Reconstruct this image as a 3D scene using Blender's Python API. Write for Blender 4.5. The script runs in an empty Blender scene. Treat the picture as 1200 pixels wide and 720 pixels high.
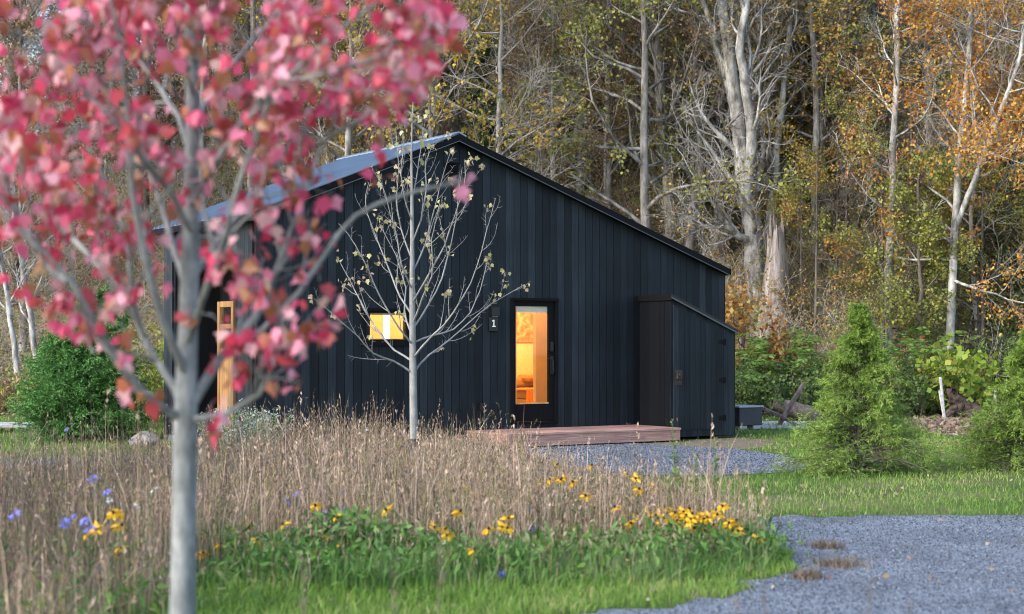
import bpy, math, random
import numpy as np
from mathutils import Vector

# ------------------------------------------------------------------ camera, world, sun, exposure
sc = bpy.context.scene
COL = sc.collection
CAM_H = 1.6
F = 1850.0                      # focal length in pixels of the 1200 px wide photograph
cam_d = bpy.data.cameras.new('camera')
cam = bpy.data.objects.new('camera', cam_d); COL.objects.link(cam)
cam.location = (0, 0, CAM_H)
cam.rotation_euler = (math.radians(90), 0, 0)
cam_d.sensor_width = 36.0
cam_d.lens = 36.0 * F / 1200.0
cam_d.shift_y = 45.0 / 1200.0
cam_d.clip_start = 0.05
cam_d.clip_end = 2000
cam_d.dof.use_dof = True
cam_d.dof.focus_distance = 25.0
cam_d.dof.aperture_fstop = 2.1
sc.camera = cam

SUN_EL, SUN_AZ = math.radians(33), math.radians(236)     # azimuth clockwise from +Y: from the left, the gable in shade
w = bpy.data.worlds.new('World'); sc.world = w; w.use_nodes = True
nt = w.node_tree
bg = nt.nodes['Background']
sky = nt.nodes.new('ShaderNodeTexSky'); sky.sky_type = 'NISHITA'; sky.sun_disc = False
sky.sun_elevation = SUN_EL; sky.sun_rotation = SUN_AZ
sky.dust_density = 1.6; sky.air_density = 1.0; sky.ozone_density = 1.0
nt.links.new(sky.outputs[0], bg.inputs[0]); bg.inputs[1].default_value = 0.15
sd = bpy.data.lights.new('sun', 'SUN'); sd.energy = 0.95; sd.angle = math.radians(32); sd.color = (1.0, 0.985, 0.97)
sun = bpy.data.objects.new('sun', sd); COL.objects.link(sun)
_s = Vector((math.sin(SUN_AZ) * math.cos(SUN_EL), math.cos(SUN_AZ) * math.cos(SUN_EL), math.sin(SUN_EL)))
sun.rotation_euler = _s.to_track_quat('Z', 'Y').to_euler()
sc.view_settings.view_transform = 'Standard'; sc.view_settings.look = 'None'
sc.view_settings.gamma = 1.0; sc.view_settings.use_curve_mapping = False
sc.view_settings.exposure = 1.74
sc.cycles.max_bounces = 6; sc.cycles.transparent_max_bounces = 12
sc.cycles.sample_clamp_indirect = 6.0
sc.cycles.filter_width = 1.0
sc.cycles.use_denoising = True; sc.cycles.denoiser = 'OPENIMAGEDENOISE'; sc.cycles.denoising_input_passes = 'RGB_ALBEDO_NORMAL'; sc.cycles.denoising_prefilter = 'ACCURATE'
w.cycles.sampling_method = 'NONE'      # an even sky needs no map: leaves the light samples to the sun and lamps

# ------------------------------------------------------------------ helpers
def P(x, y, d):
    """world point seen at photo pixel (x, y) at distance d (used while laying the place out)"""
    return np.array([(x - 600) / F * d, d, CAM_H + (405 - y) / F * d])
def G(x, y):
    d = CAM_H * F / (y - 405.0)
    return ((x - 600) / F * d, d)

def props(o, label=None, cat=None, group=None, kind=None):
    if label: o['label'] = label
    if cat: o['category'] = cat
    if group: o['group'] = group
    if kind: o['kind'] = kind
    return o
def empty(name, loc=(0, 0, 0), rz=0.0):
    o = bpy.data.objects.new(name, None); COL.objects.link(o)
    o.location = loc; o.rotation_euler = (0, 0, rz); o.empty_display_size = 0.2
    return o
def link(name, me, mat=None, parent=None):
    o = bpy.data.objects.new(name, me); COL.objects.link(o)
    if mat is not None: me.materials.append(mat)
    if parent is not None: o.parent = parent
    return o
def np_mesh(name, V, Fs, tint=None, smooth=False):
    """V (n,3); Fs: list of (m,k) index arrays; tint: per face values in the order of Fs"""
    me = bpy.data.meshes.new(name)
    V = np.asarray(V, dtype=np.float32).reshape(-1, 3)
    Fs = [np.asarray(f, dtype=np.int32) for f in Fs if len(f)]
    me.vertices.add(len(V)); me.vertices.foreach_set('co', V.ravel())
    nl = sum(f.size for f in Fs); npoly = sum(len(f) for f in Fs)
    me.loops.add(nl); me.loops.foreach_set('vertex_index', np.concatenate([f.ravel() for f in Fs]))
    me.polygons.add(npoly)
    tot = np.concatenate([np.full(len(f), f.shape[1], np.int32) for f in Fs])
    start = np.concatenate([[0], np.cumsum(tot)[:-1]]).astype(np.int32)
    me.polygons.foreach_set('loop_start', start)
    try: me.polygons.foreach_set('loop_total', tot)
    except Exception: pass
    if smooth: me.polygons.foreach_set('use_smooth', np.ones(npoly, bool))
    if tint is not None:
        a = me.attributes.new('tint', 'FLOAT', 'FACE'); a.data.foreach_set('value', np.asarray(tint, dtype=np.float32))
    me.update(calc_edges=True); me.validate()
    return me

class MB:
    """collects simple shapes into one mesh"""
    def __init__(s): s.v = []; s.f = []; s.t = []
    def add(s, vs, fs, t=0.5):
        b = len(s.v); s.v += [tuple(map(float, v)) for v in vs]
        s.f += [tuple(i + b for i in f) for f in fs]; s.t += [t] * len(fs)
    def box(s, x0, x1, y0, y1, z0, z1, t=0.5):
        s.add([(x0,y0,z0),(x1,y0,z0),(x1,y1,z0),(x0,y1,z0),(x0,y0,z1),(x1,y0,z1),(x1,y1,z1),(x0,y1,z1)],
              [(3,2,1,0),(4,5,6,7),(0,1,5,4),(1,2,6,5),(2,3,7,6),(3,0,4,7)], t)
    def slopebox(s, x0, x1, y0, y1, z0a, z0b, z1a, z1b, t=0.5):
        """box whose bottom runs z0a->z0b and top z1a->z1b from x0 to x1"""
        s.add([(x0,y0,z0a),(x1,y0,z0b),(x1,y1,z0b),(x0,y1,z0a),(x0,y0,z1a),(x1,y0,z1b),(x1,y1,z1b),(x0,y1,z1a)],
              [(3,2,1,0),(4,5,6,7),(0,1,5,4),(1,2,6,5),(2,3,7,6),(3,0,4,7)], t)
    def bar(s, a, b, wx, wy, t=0.5):
        a = Vector(a); b = Vector(b); d = (b - a).normalized()
        r = Vector((0,0,1)) if abs(d.z) < 0.95 else Vector((1,0,0))
        u = d.cross(r).normalized() * wx / 2; v = d.cross(u).normalized() * wy / 2
        vs = [a-u-v, a+u-v, a+u+v, a-u+v, b-u-v, b+u-v, b+u+v, b-u+v]
        s.add(vs, [(3,2,1,0),(4,5,6,7),(0,1,5,4),(1,2,6,5),(2,3,7,6),(3,0,4,7)], t)
    def cyl(s, a, b, r0, r1, n=12, t=0.5):
        a = Vector(a); b = Vector(b); d = (b - a).normalized()
        r = Vector((0,0,1)) if abs(d.z) < 0.95 else Vector((1,0,0))
        u = d.cross(r).normalized(); v = d.cross(u)
        vs = []
        for c, rr in ((a, r0), (b, r1)):
            for i in range(n):
                q = 2*math.pi*i/n; vs.append(c + u*math.cos(q)*rr + v*math.sin(q)*rr)
        fs = [(i, (i+1) % n, n+(i+1) % n, n+i) for i in range(n)] + [tuple(range(n-1,-1,-1)), tuple(range(n,2*n))]
        s.add(vs, fs, t)
    def build(s, name, mat, parent=None, bevel=0.0, smooth=False):
        me = bpy.data.meshes.new(name); me.from_pydata(s.v, [], s.f); me.update()
        a = me.attributes.new('tint', 'FLOAT', 'FACE'); a.data.foreach_set('value', s.t)
        if smooth: me.polygons.foreach_set('use_smooth', [True]*len(me.polygons))
        o = link(name, me, mat, parent)
        if bevel:
            m = o.modifiers.new('bevel', 'BEVEL'); m.width = bevel; m.segments = 2; m.limit_method = 'ANGLE'
        return o

def norm(a): return a / np.maximum(np.linalg.norm(a, axis=-1, keepdims=True), 1e-9)

# ------------------------------------------------------------------ materials
def newmat(name):
    m = bpy.data.materials.new(name); m.use_nodes = True
    n = m.node_tree; b = n.nodes['Principled BSDF']
    return m, n, b
def ramp(n, cols, pos=None, interp='LINEAR'):
    r = n.nodes.new('ShaderNodeValToRGB'); r.color_ramp.interpolation = interp
    els = r.color_ramp.elements
    while len(els) < len(cols): els.new(0.5)
    k = len(cols)
    for i, c in enumerate(cols):
        els[i].position = pos[i] if pos else (i / (k - 1) if interp == 'LINEAR' else i / k)
        els[i].color = (*c, 1)
    return r
def tex(n, kind, scale, coord='Object', detail=4.0, stretch=None, **kw):
    tc = n.nodes.new('ShaderNodeTexCoord')
    t = n.nodes.new(kind)
    if 'Scale' in t.inputs: t.inputs['Scale'].default_value = scale
    if 'Detail' in t.inputs: t.inputs['Detail'].default_value = detail
    src = tc.outputs[coord]
    if stretch:
        mp = n.nodes.new('ShaderNodeMapping'); mp.inputs['Scale'].default_value = stretch
        n.links.new(src, mp.inputs[0]); src = mp.outputs[0]
    n.links.new(src, t.inputs['Vector'])
    return t
def bump(n, b, h, strength=0.4, dist=0.02):
    bp = n.nodes.new('ShaderNodeBump'); bp.inputs['Strength'].default_value = strength; bp.inputs['Distance'].default_value = dist
    n.links.new(h, bp.inputs['Height']); n.links.new(bp.outputs[0], b.inputs['Normal'])
def mixc(n, fac, a, b, mode='MIX'):
    m = n.nodes.new('ShaderNodeMix'); m.data_type = 'RGBA'; m.blend_type = mode
    for sock, val in ((m.inputs[0], fac), (m.inputs[6], a), (m.inputs[7], b)):
        if isinstance(val, (int, float)): sock.default_value = val
        elif isinstance(val, tuple): sock.default_value = (*val, 1)
        else: n.links.new(val, sock)
    return m.outputs[2]
def attr(n, name='tint'):
    a = n.nodes.new('ShaderNodeAttribute'); a.attribute_name = name
    return a.outputs['Fac']

def leaf_mat(name, cols, pos=None, transl=0.35, rough=0.55, spec=0.3, noise=0.0):
    m, n, b = newmat(name)
    r = ramp(n, cols, pos)
    n.links.new(attr(n), r.inputs[0])
    c = r.outputs[0]
    if noise:
        t = tex(n, 'ShaderNodeTexNoise', noise, detail=3)
        rr = ramp(n, [(0.62, 0.62, 0.62), (1.25, 1.25, 1.25)], [0.3, 0.7]); n.links.new(t.outputs[0], rr.inputs[0])
        c = mixc(n, 1.0, c, rr.outputs[0], 'MULTIPLY')
    n.links.new(c, b.inputs['Base Color'])
    b.inputs['Roughness'].default_value = rough; b.inputs['Specular IOR Level'].default_value = spec
    if transl > 0:
        tr = n.nodes.new('ShaderNodeBsdfTranslucent'); n.links.new(c, tr.inputs[0])
        mx = n.nodes.new('ShaderNodeMixShader'); mx.inputs[0].default_value = transl
        n.links.new(b.outputs[0], mx.inputs[1]); n.links.new(tr.outputs[0], mx.inputs[2])
        n.links.new(mx.outputs[0], n.nodes['Material Output'].inputs[0])
    return m
def bark_mat(name, a, b_, c=None, scale=6.0, stretch=(1, 1, 0.25), rough=0.85):
    m, n, b = newmat(name)
    t = tex(n, 'ShaderNodeTexNoise', scale, detail=8, stretch=stretch)
    t.inputs['Roughness'].default_value = 0.7
    cols = [a, b_] if c is None else [a, b_, c]
    r = ramp(n, cols, [0.35, 0.65] if c is None else [0.36, 0.5, 0.62])
    n.links.new(t.outputs[0], r.inputs[0]); n.links.new(r.outputs[0], b.inputs['Base Color'])
    b.inputs['Roughness'].default_value = rough; b.inputs['Specular IOR Level'].default_value = 0.15
    bump(n, b, t.outputs[0], 0.6, 0.03)
    return m
def plain_mat(name, col, rough=0.6, metal=0.0, spec=0.4, vary=0.0, scale=20.0):
    m, n, b = newmat(name)
    b.inputs['Roughness'].default_value = rough; b.inputs['Metallic'].default_value = metal
    b.inputs['Specular IOR Level'].default_value = spec
    t = tex(n, 'ShaderNodeTexNoise', scale, detail=5)
    k = max(vary, 0.06)
    r = ramp(n, [tuple(x*(1-k) for x in col), tuple(min(1, x*(1+k)) for x in col)], [0.3, 0.7])
    n.links.new(t.outputs[0], r.inputs[0]); n.links.new(r.outputs[0], b.inputs['Base Color'])
    return m
def board_mat(name, cols, grain=(60, 60, 1.2), rough=0.65, spec=0.2, contrast=0.6):
    """timber: a tone per board ('tint') and long grain along the local z or x axis"""
    m, n, b = newmat(name)
    r = ramp(n, cols); n.links.new(attr(n), r.inputs[0])
    t = tex(n, 'ShaderNodeTexNoise', 1.0, detail=6, stretch=grain); t.inputs['Roughness'].default_value = 0.65
    g = ramp(n, [(1-contrast,)*3, (1+contrast,)*3], [0.3, 0.7]); n.links.new(t.outputs[0], g.inputs[0])
    t2 = tex(n, 'ShaderNodeTexNoise', 1.3, detail=4)
    g2 = ramp(n, [(0.8,)*3, (1.2,)*3], [0.3, 0.7]); n.links.new(t2.outputs[0], g2.inputs[0])
    c = mixc(n, 1.0, r.outputs[0], g.outputs[0], 'MULTIPLY')
    c = mixc(n, 1.0, c, g2.outputs[0], 'MULTIPLY')
    n.links.new(c, b.inputs['Base Color'])
    b.inputs['Roughness'].default_value = rough; b.inputs['Specular IOR Level'].default_value = spec
    bump(n, b, t.outputs[0], 0.25, 0.004)
    return m

M = {}
M['black_board'] = board_mat('black_stained_board', [(0.0045, 0.0065, 0.0090), (0.0105, 0.0148, 0.0195), (0.0060, 0.0088, 0.0120), (0.0200, 0.0265, 0.0330)])
M['black_board_shaded'] = board_mat('black_stained_board_shaded', [(0.0018, 0.0028, 0.0044), (0.0040, 0.0054, 0.0078), (0.0028, 0.0040, 0.0060)])  # same boards, darker: shade of shed side and recess put into the colour
M['black_trim'] = plain_mat('black_trim', (0.005, 0.005, 0.006), 0.75, spec=0.12, vary=0.2)
M['black_metal'] = plain_mat('black_metal', (0.012, 0.012, 0.014), 0.35, 0.3)
M['roof_metal'] = plain_mat('grey_roof_metal', (0.19, 0.25, 0.33), 0.4, 0.45, vary=0.12, scale=3)
M['drip_metal'] = plain_mat('grey_drip_edge', (0.09, 0.10, 0.115), 0.6, 0.2)
M['rust_metal'] = plain_mat('rusty_latch_metal', (0.035, 0.024, 0.022), 0.7, 0.2, vary=0.4)
M['deck_wood'] = board_mat('cedar_deck_board', [(0.30, 0.165, 0.13), (0.40, 0.23, 0.185), (0.34, 0.19, 0.155)], grain=(1.5, 60, 60), rough=0.7)
M['warm_wood'] = board_mat('warm_oiled_wood', [(0.48, 0.24, 0.09), (0.55, 0.30, 0.12)], grain=(50, 50, 1.5), rough=0.5)
M['side_wood'] = board_mat('oiled_cedar', [(0.20, 0.105, 0.04), (0.26, 0.14, 0.055)], grain=(50, 50, 1.5), rough=0.6)
M['interior'] = plain_mat('warm_interior_plaster', (0.80, 0.64, 0.38), 0.8, vary=0.05)
M['partition'] = plain_mat('birch_ply_partition', (0.62, 0.42, 0.26), 0.7, vary=0.06, scale=4)
M['int_floor'] = plain_mat('interior_floor_wood', (0.35, 0.2, 0.1), 0.6)
M['white_paint'] = plain_mat('white_paint', (0.78, 0.77, 0.74), 0.6)
M['shade'] = plain_mat('roller_shade_cloth', (0.8, 0.78, 0.74), 0.9)
M['sofa'] = plain_mat('ochre_sofa_cloth', (0.42, 0.22, 0.06), 0.95, vary=0.15, scale=60)
M['blanket'] = plain_mat('orange_knit_blanket', (0.75, 0.26, 0.02), 0.95, vary=0.35, scale=90)
M['concrete'] = plain_mat('pale_concrete', (0.36, 0.37, 0.38), 0.85, vary=0.15, scale=6)
M['box_grey'] = plain_mat('dark_grey_steel', (0.035, 0.035, 0.042), 0.6, vary=0.1)
M['box_top'] = plain_mat('pale_grey_lid', (0.33, 0.34, 0.36), 0.6, vary=0.1)
M['old_wood'] = bark_mat('weathered_grey_brown_wood', (0.07, 0.05, 0.045), (0.2, 0.16, 0.14), scale=9, stretch=(1, 1, 0.3))
M['root'] = bark_mat('earthy_brown_root', (0.03, 0.022, 0.018), (0.12, 0.085, 0.065), scale=11, stretch=(1, 1, 1))
M['stake'] = plain_mat('pale_weathered_stake', (0.42, 0.4, 0.38), 0.85, vary=0.3, scale=12)
M['rock'] = bark_mat('grey_rock', (0.10, 0.095, 0.09), (0.34, 0.32, 0.30), scale=7, stretch=(1, 1, 1.6))
M['dark_rock'] = bark_mat('dark_rock', (0.02, 0.02, 0.024), (0.07, 0.07, 0.08), scale=6, stretch=(1, 1, 1))
M['guard'] = plain_mat('brown_trunk_guard', (0.055, 0.045, 0.04), 0.9, vary=0.4, scale=40)
# glass
m, n, b = newmat('window_glass')
gl = n.nodes.new('ShaderNodeBsdfGlossy'); gl.inputs['Roughness'].default_value = 0.02
tp = n.nodes.new('ShaderNodeBsdfTransparent'); tp.inputs[0].default_value = (0.93, 0.95, 0.94, 1)
fr = n.nodes.new('ShaderNodeFresnel'); fr.inputs[0].default_value = 1.45
mx = n.nodes.new('ShaderNodeMixShader')
n.links.new(fr.outputs[0], mx.inputs[0]); n.links.new(tp.outputs[0], mx.inputs[1]); n.links.new(gl.outputs[0], mx.inputs[2])
n.links.new(mx.outputs[0], n.nodes['Material Output'].inputs[0]); M['glass'] = m
def emit(name, col, s):
    m, n, b = newmat(name); b.inputs['Emission Color'].default_value = (*col, 1); b.inputs['Emission Strength'].default_value = s
    b.inputs['Base Color'].default_value = (*col, 1); return m
M['lamp_glow'] = emit('lit_lamp_shade', (1.0, 0.84, 0.56), 1.35)
M['sconce_glow'] = emit('lit_sconce', (1.0, 0.6, 0.25), 12.0)
# painting: soft orange blotches like blossom over a pale ground (generic)
m, n, b = newmat('orange_blossom_canvas')
t = tex(n, 'ShaderNodeTexNoise', 9.0, detail=6); r = ramp(n, [(0.62, 0.12, 0.03), (0.70, 0.22, 0.06), (0.75, 0.45, 0.2)], [0.36, 0.5, 0.62])
n.links.new(t.outputs[0], r.inputs[0]); n.links.new(r.outputs[0], b.inputs['Base Color']); b.inputs['Roughness'].default_value = 0.9; M['canvas'] = m

# bark
M['bark_pale'] = bark_mat('pale_patchy_bark', (0.085, 0.08, 0.075), (0.27, 0.26, 0.245), (0.50, 0.49, 0.46), scale=4.2, stretch=(1, 1, 0.4))
M['bark_grey'] = bark_mat('grey_bark', (0.07, 0.062, 0.056), (0.21, 0.195, 0.18), (0.36, 0.34, 0.32), scale=5, stretch=(1, 1, 0.3))
M['bark_brown'] = bark_mat('brown_grey_bark', (0.055, 0.045, 0.038), (0.17, 0.145, 0.125), scale=5)
M['twig_grey'] = bark_mat('grey_twig', (0.24, 0.225, 0.21), (0.50, 0.47, 0.44), scale=1.2, stretch=(1, 1, 1))
M['bark_snag'] = bark_mat('bare_snag_wood', (0.12, 0.095, 0.08), (0.26, 0.22, 0.195), (0.40, 0.36, 0.335), scale=4.5, stretch=(1.6, 1.6, 0.12))
M['bark_sapling'] = bark_mat('smooth_silver_bark', (0.16, 0.158, 0.152), (0.32, 0.315, 0.305), scale=9, stretch=(1, 1, 0.5))
M['bark_maple'] = bark_mat('smooth_grey_maple_bark', (0.11, 0.116, 0.116), (0.20, 0.21, 0.21), (0.30, 0.31, 0.305), scale=12, stretch=(1, 1, 0.5))
# foliage
M['lf_orange'] = leaf_mat('orange_leaves', [(0.22, 0.10, 0.035), (0.40, 0.18, 0.045), (0.50, 0.27, 0.055), (0.34, 0.16, 0.09), (0.46, 0.32, 0.07), (0.26, 0.22, 0.06)])
M['lf_vivid'] = leaf_mat('vivid_orange_leaves', [(0.26, 0.12, 0.04), (0.50, 0.20, 0.03), (0.60, 0.34, 0.05), (0.46, 0.15, 0.06), (0.56, 0.42, 0.09)])
M['lf_mixed'] = leaf_mat('mixed_autumn_leaves', [(0.15, 0.20, 0.05), (0.34, 0.30, 0.06), (0.50, 0.32, 0.06), (0.46, 0.22, 0.06), (0.34, 0.16, 0.09), (0.24, 0.26, 0.06)])
M['lf_gold'] = leaf_mat('golden_leaves', [(0.26, 0.17, 0.03), (0.46, 0.31, 0.045), (0.30, 0.26, 0.05), (0.52, 0.40, 0.08), (0.38, 0.19, 0.045)])
M['lf_olive'] = leaf_mat('olive_green_leaves', [(0.12, 0.15, 0.04), (0.24, 0.26, 0.055), (0.36, 0.30, 0.07), (0.18, 0.21, 0.05), (0.32, 0.36, 0.07)])
M['lf_russet'] = leaf_mat('russet_brown_leaves', [(0.16, 0.10, 0.055), (0.28, 0.17, 0.09), (0.36, 0.25, 0.14), (0.22, 0.17, 0.09)])
M['lf_green'] = leaf_mat('green_leaves', [(0.04, 0.08, 0.022), (0.08, 0.14, 0.035), (0.13, 0.19, 0.05), (0.06, 0.11, 0.03)])
M['lf_lime'] = leaf_mat('yellow_green_leaves', [(0.10, 0.17, 0.02), (0.17, 0.27, 0.03), (0.26, 0.33, 0.04), (0.38, 0.36, 0.06), (0.13, 0.22, 0.03)])
M['lf_sumac'] = leaf_mat('sumac_leaflets', [(0.06, 0.14, 0.025), (0.12, 0.22, 0.04), (0.17, 0.27, 0.05), (0.10, 0.18, 0.035), (0.34, 0.06, 0.04)], [0, .3, .6, .9, .97])
M['lf_pine'] = leaf_mat('dark_evergreen_needles', [(0.035, 0.07, 0.03), (0.065, 0.125, 0.045), (0.11, 0.175, 0.06)], transl=0.15)
M['lf_hemlock'] = leaf_mat('fresh_conifer_needles', [(0.05, 0.095, 0.02), (0.12, 0.205, 0.035), (0.23, 0.34, 0.055), (0.32, 0.43, 0.085), (0.28, 0.21, 0.10)], [0, .3, .6, .92, 1.0], transl=0.25)
M['lf_spruce'] = leaf_mat('deep_green_needles', [(0.03, 0.095, 0.025), (0.075, 0.20, 0.045), (0.13, 0.29, 0.07), (0.05, 0.14, 0.035)], transl=0.15)
M['lf_maple'] = leaf_mat('crimson_pink_leaves', [(0.22, 0.05, 0.03), (0.38, 0.17, 0.07), (0.40, 0.06, 0.06), (0.58, 0.04, 0.11), (0.70, 0.10, 0.21), (0.74, 0.32, 0.42), (0.66, 0.42, 0.40), (0.52, 0.32, 0.16)],
                         [0, .13, .25, .42, .58, .76, .91, 1.0], transl=0.42, rough=0.42, spec=0.5)
M['lf_pale'] = leaf_mat('pale_yellow_green_leaves', [(0.28, 0.27, 0.10), (0.42, 0.40, 0.18), (0.5, 0.42, 0.27), (0.38, 0.25, 0.18)], transl=0.35)
M['dry'] = leaf_mat('dry_tan_grass', [(0.10, 0.06, 0.042), (0.30, 0.195, 0.135), (0.46, 0.325, 0.235), (0.62, 0.50, 0.40), (0.36, 0.20, 0.14), (0.22, 0.22, 0.07)], [0, .2, .48, .74, .88, .96], transl=0.25, rough=0.8, spec=0.1)
M['dry_dark'] = leaf_mat('dull_brown_grass', [(0.085, 0.06, 0.05), (0.17, 0.125, 0.10), (0.25, 0.19, 0.15), (0.13, 0.13, 0.075)], transl=0.2, rough=0.85, spec=0.1)
M['grass'] = leaf_mat('lawn_grass', [(0.055, 0.11, 0.018), (0.11, 0.21, 0.03), (0.17, 0.29, 0.045), (0.24, 0.34, 0.08), (0.36, 0.31, 0.15)], [0, .3, .62, .84, .97], transl=0.3)
M['herb'] = leaf_mat('meadow_herb_leaves', [(0.035, 0.085, 0.022), (0.08, 0.18, 0.036), (0.13, 0.25, 0.05), (0.20, 0.25, 0.11), (0.32, 0.28, 0.16)], [0, .3, .55, .8, .98], transl=0.3)
M['petal_y'] = leaf_mat('yellow_petals', [(0.72, 0.40, 0.015), (0.82, 0.54, 0.03), (0.76, 0.36, 0.015)], transl=0.3)
M['petal_b'] = leaf_mat('blue_violet_petals', [(0.16, 0.17, 0.55), (0.26, 0.28, 0.68)], transl=0.3)
M['petal_w'] = leaf_mat('white_petals', [(0.6, 0.6, 0.62), (0.75, 0.75, 0.76)], transl=0.3)
M['lf_fluff'] = leaf_mat('pale_fluff', [(0.26, 0.27, 0.2), (0.45, 0.44, 0.42), (0.6, 0.6, 0.62)], transl=0.3)
M['cone'] = plain_mat('dark_flower_centre', (0.02, 0.012, 0.008), 0.9)
M['stem'] = plain_mat('green_stem', (0.07, 0.11, 0.035), 0.7, vary=0.2)
M['litter'] = leaf_mat('fallen_leaves', [(0.13, 0.085, 0.06), (0.25, 0.175, 0.125), (0.34, 0.27, 0.21), (0.21, 0.12, 0.07)], transl=0.1, rough=0.8)

# ground material
m, n, b = newmat('lawn_and_forest_floor')
t1 = tex(n, 'ShaderNodeTexNoise', 0.55, detail=6); t2 = tex(n, 'ShaderNodeTexNoise', 9.0, detail=8)
g1 = ramp(n, [(0.045, 0.07, 0.018), (0.085, 0.12, 0.03), (0.15, 0.12, 0.07)], [0.32, 0.5, 0.66]); n.links.new(t1.outputs[0], g1.inputs[0])
g2 = ramp(n, [(0.07, 0.07, 0.04), (0.16, 0.14, 0.085), (0.26, 0.205, 0.135)], [0.32, 0.5, 0.68]); n.links.new(t2.outputs[0], g2.inputs[0])
c = mixc(n, attr(n, 'forest'), g1.outputs[0], g2.outputs[0])
n.links.new(c, b.inputs['Base Color']); b.inputs['Roughness'].default_value = 0.95; b.inputs['Specular IOR Level'].default_value = 0.1
bump(n, b, t2.outputs[0], 0.7, 0.05); M['ground'] = m
# gravel
m, n, b = newmat('blue_grey_gravel')
v1 = tex(n, 'ShaderNodeTexVoronoi', 62.0); v2 = tex(n, 'ShaderNodeTexVoronoi', 21.0); nz = tex(n, 'ShaderNodeTexNoise', 0.9, detail=5)
hs = n.nodes.new('ShaderNodeSeparateColor'); n.links.new(v1.outputs['Color'], hs.inputs[0])
r = ramp(n, [(0.018, 0.024, 0.033), (0.062, 0.076, 0.098), (0.098, 0.116, 0.145), (0.22, 0.245, 0.285)], [0.0, .4, .8, 1.0]); n.links.new(hs.outputs[0], r.inputs[0])
hs2 = n.nodes.new('ShaderNodeSeparateColor'); n.links.new(v2.outputs['Color'], hs2.inputs[0])
r2 = ramp(n, [(0.78,)*3, (1.2,)*3]); n.links.new(hs2.outputs[0], r2.inputs[0])
c = mixc(n, 1.0, r.outputs[0], r2.outputs[0], 'MULTIPLY')
r3 = ramp(n, [(0.60, 0.60, 0.61), (1.02, 1.02, 1.02)], [0.35, 0.65]); n.links.new(nz.outputs[0], r3.inputs[0])
c = mixc(n, 1.0, c, r3.outputs[0], 'MULTIPLY')
n.links.new(c, b.inputs['Base Color']); b.inputs['Roughness'].default_value = 0.85
bump(n, b, v1.outputs['Distance'], 0.8, -0.02); M['gravel'] = m
M['dirt'] = bark_mat('bare_dirt', (0.11, 0.085, 0.06), (0.26, 0.2, 0.145), scale=8, stretch=(1, 1, 1))

# ------------------------------------------------------------------ terrain
def H(x, y):
    x = np.asarray(x, float); y = np.asarray(y, float)
    s = np.clip((y - 35.5) / 9.0, 0, 1); ease = s * s * (3 - 2 * s)
    left = np.clip((-x - 6) / 18.0, 0, 1)
    slope = 0.50 - 0.24 * left
    h = ease * slope * np.maximum(y - 38.0, 0) + ease * 0.9
    crest = 36.0 - 20.0 * left
    h = crest * (1 - np.exp(-h / crest * 1.12)) 
    h = h + ease * 0.5 * np.sin(x * 0.33 + 1.3) * np.cos(y * 0.21 + x * 0.11)
    return h
def forest_mask(x, y):
    edge = 35.2 + 0.8 * np.sin(x * 0.7) + 0.5 * np.sin(x * 1.9 + 2)
    return np.clip((y - edge) / 1.6, 0, 1)
gx = np.concatenate([np.linspace(-260, -60, 12)[:-1], np.linspace(-60, 60, 121), np.linspace(60, 260, 12)[1:]])
gy = np.concatenate([np.linspace(-60, 30, 46)[:-1], np.linspace(30, 130, 101), np.linspace(130, 420, 20)[1:]])
XX, YY = np.meshgrid(gx, gy)
Vg = np.stack([XX, YY, H(XX, YY)], -1).reshape(-1, 3)
nx = len(gx); ii = np.arange(len(gy) - 1)[:, None] * nx + np.arange(nx - 1)[None, :]
Fg = np.stack([ii, ii + 1, ii + 1 + nx, ii + nx], -1).reshape(-1, 4)
me = np_mesh('ground', Vg, [Fg], smooth=True)
a = me.attributes.new('forest', 'FLOAT', 'POINT'); a.data.foreach_set('value', forest_mask(XX, YY).ravel().astype(np.float32))
props(link('ground', me, M['ground']), kind='structure')

def in_poly(x, y, poly):
    poly = np.asarray(poly); c = np.zeros(len(x), bool); j = len(poly) - 1
    for i in range(len(poly)):
        xi, yi = poly[i]; xj, yj = poly[j]
        k = ((yi > y) != (yj > y)) & (x < (xj - xi) * (y - yi) / (yj - yi + 1e-12) + xi)
        c ^= k; j = i
    return c
def ragged(poly, rng, step=0.18, amp=0.07):
    out = []
    for (x0, y0), (x1, y1) in zip(poly, poly[1:] + poly[:1]):
        L = math.hypot(x1 - x0, y1 - y0); k = max(1, int(L / step))
        for i in range(k):
            t = i / k; out.append((x0 + (x1 - x0) * t + rng.normal(0, amp), y0 + (y1 - y0) * t + rng.normal(0, amp)))
    return out
def sheet(name, poly, z, mat):
    me = bpy.data.meshes.new(name); me.from_pydata([(x, y, z) for x, y in poly], [], [tuple(range(len(poly)))]); me.update()
    return props(link(name, me, mat), kind='structure')
rng = np.random.default_rng(11)
DRIVE = [(30, 14.9), (8, 14.75), (4.5, 14.8), (3.0, 14.75), (2.25, 14.5), (2.15, 13.4), (2.14, 12.2), (1.96, 11.2), (1.57, 10.4),
         (1.05, 9.8), (0.5, 9.35), (-0.6, 8.95), (-2.0, 8.6), (-9, 8.0), (-30, 7.5), (-30, 6.6), (-2.6, 6.9), (-0.6, 6.6), (1.2, 5.8), (3, 4.2), (30, 3.0)]
DRIVE = ragged(DRIVE, rng)
sheet('gravel_driveway', DRIVE, 0.006, M['gravel'])
PATCH = [G(600, 519), G(680, 520.5), G(735, 520), G(800, 523), G(860, 526), G(915, 534), G(950, 546), G(938, 553), G(880, 555.5), G(800, 558), G(700, 559), G(620, 561), G(560, 545)]
PATCH = ragged(PATCH, rng, 0.25, 0.06)
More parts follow.
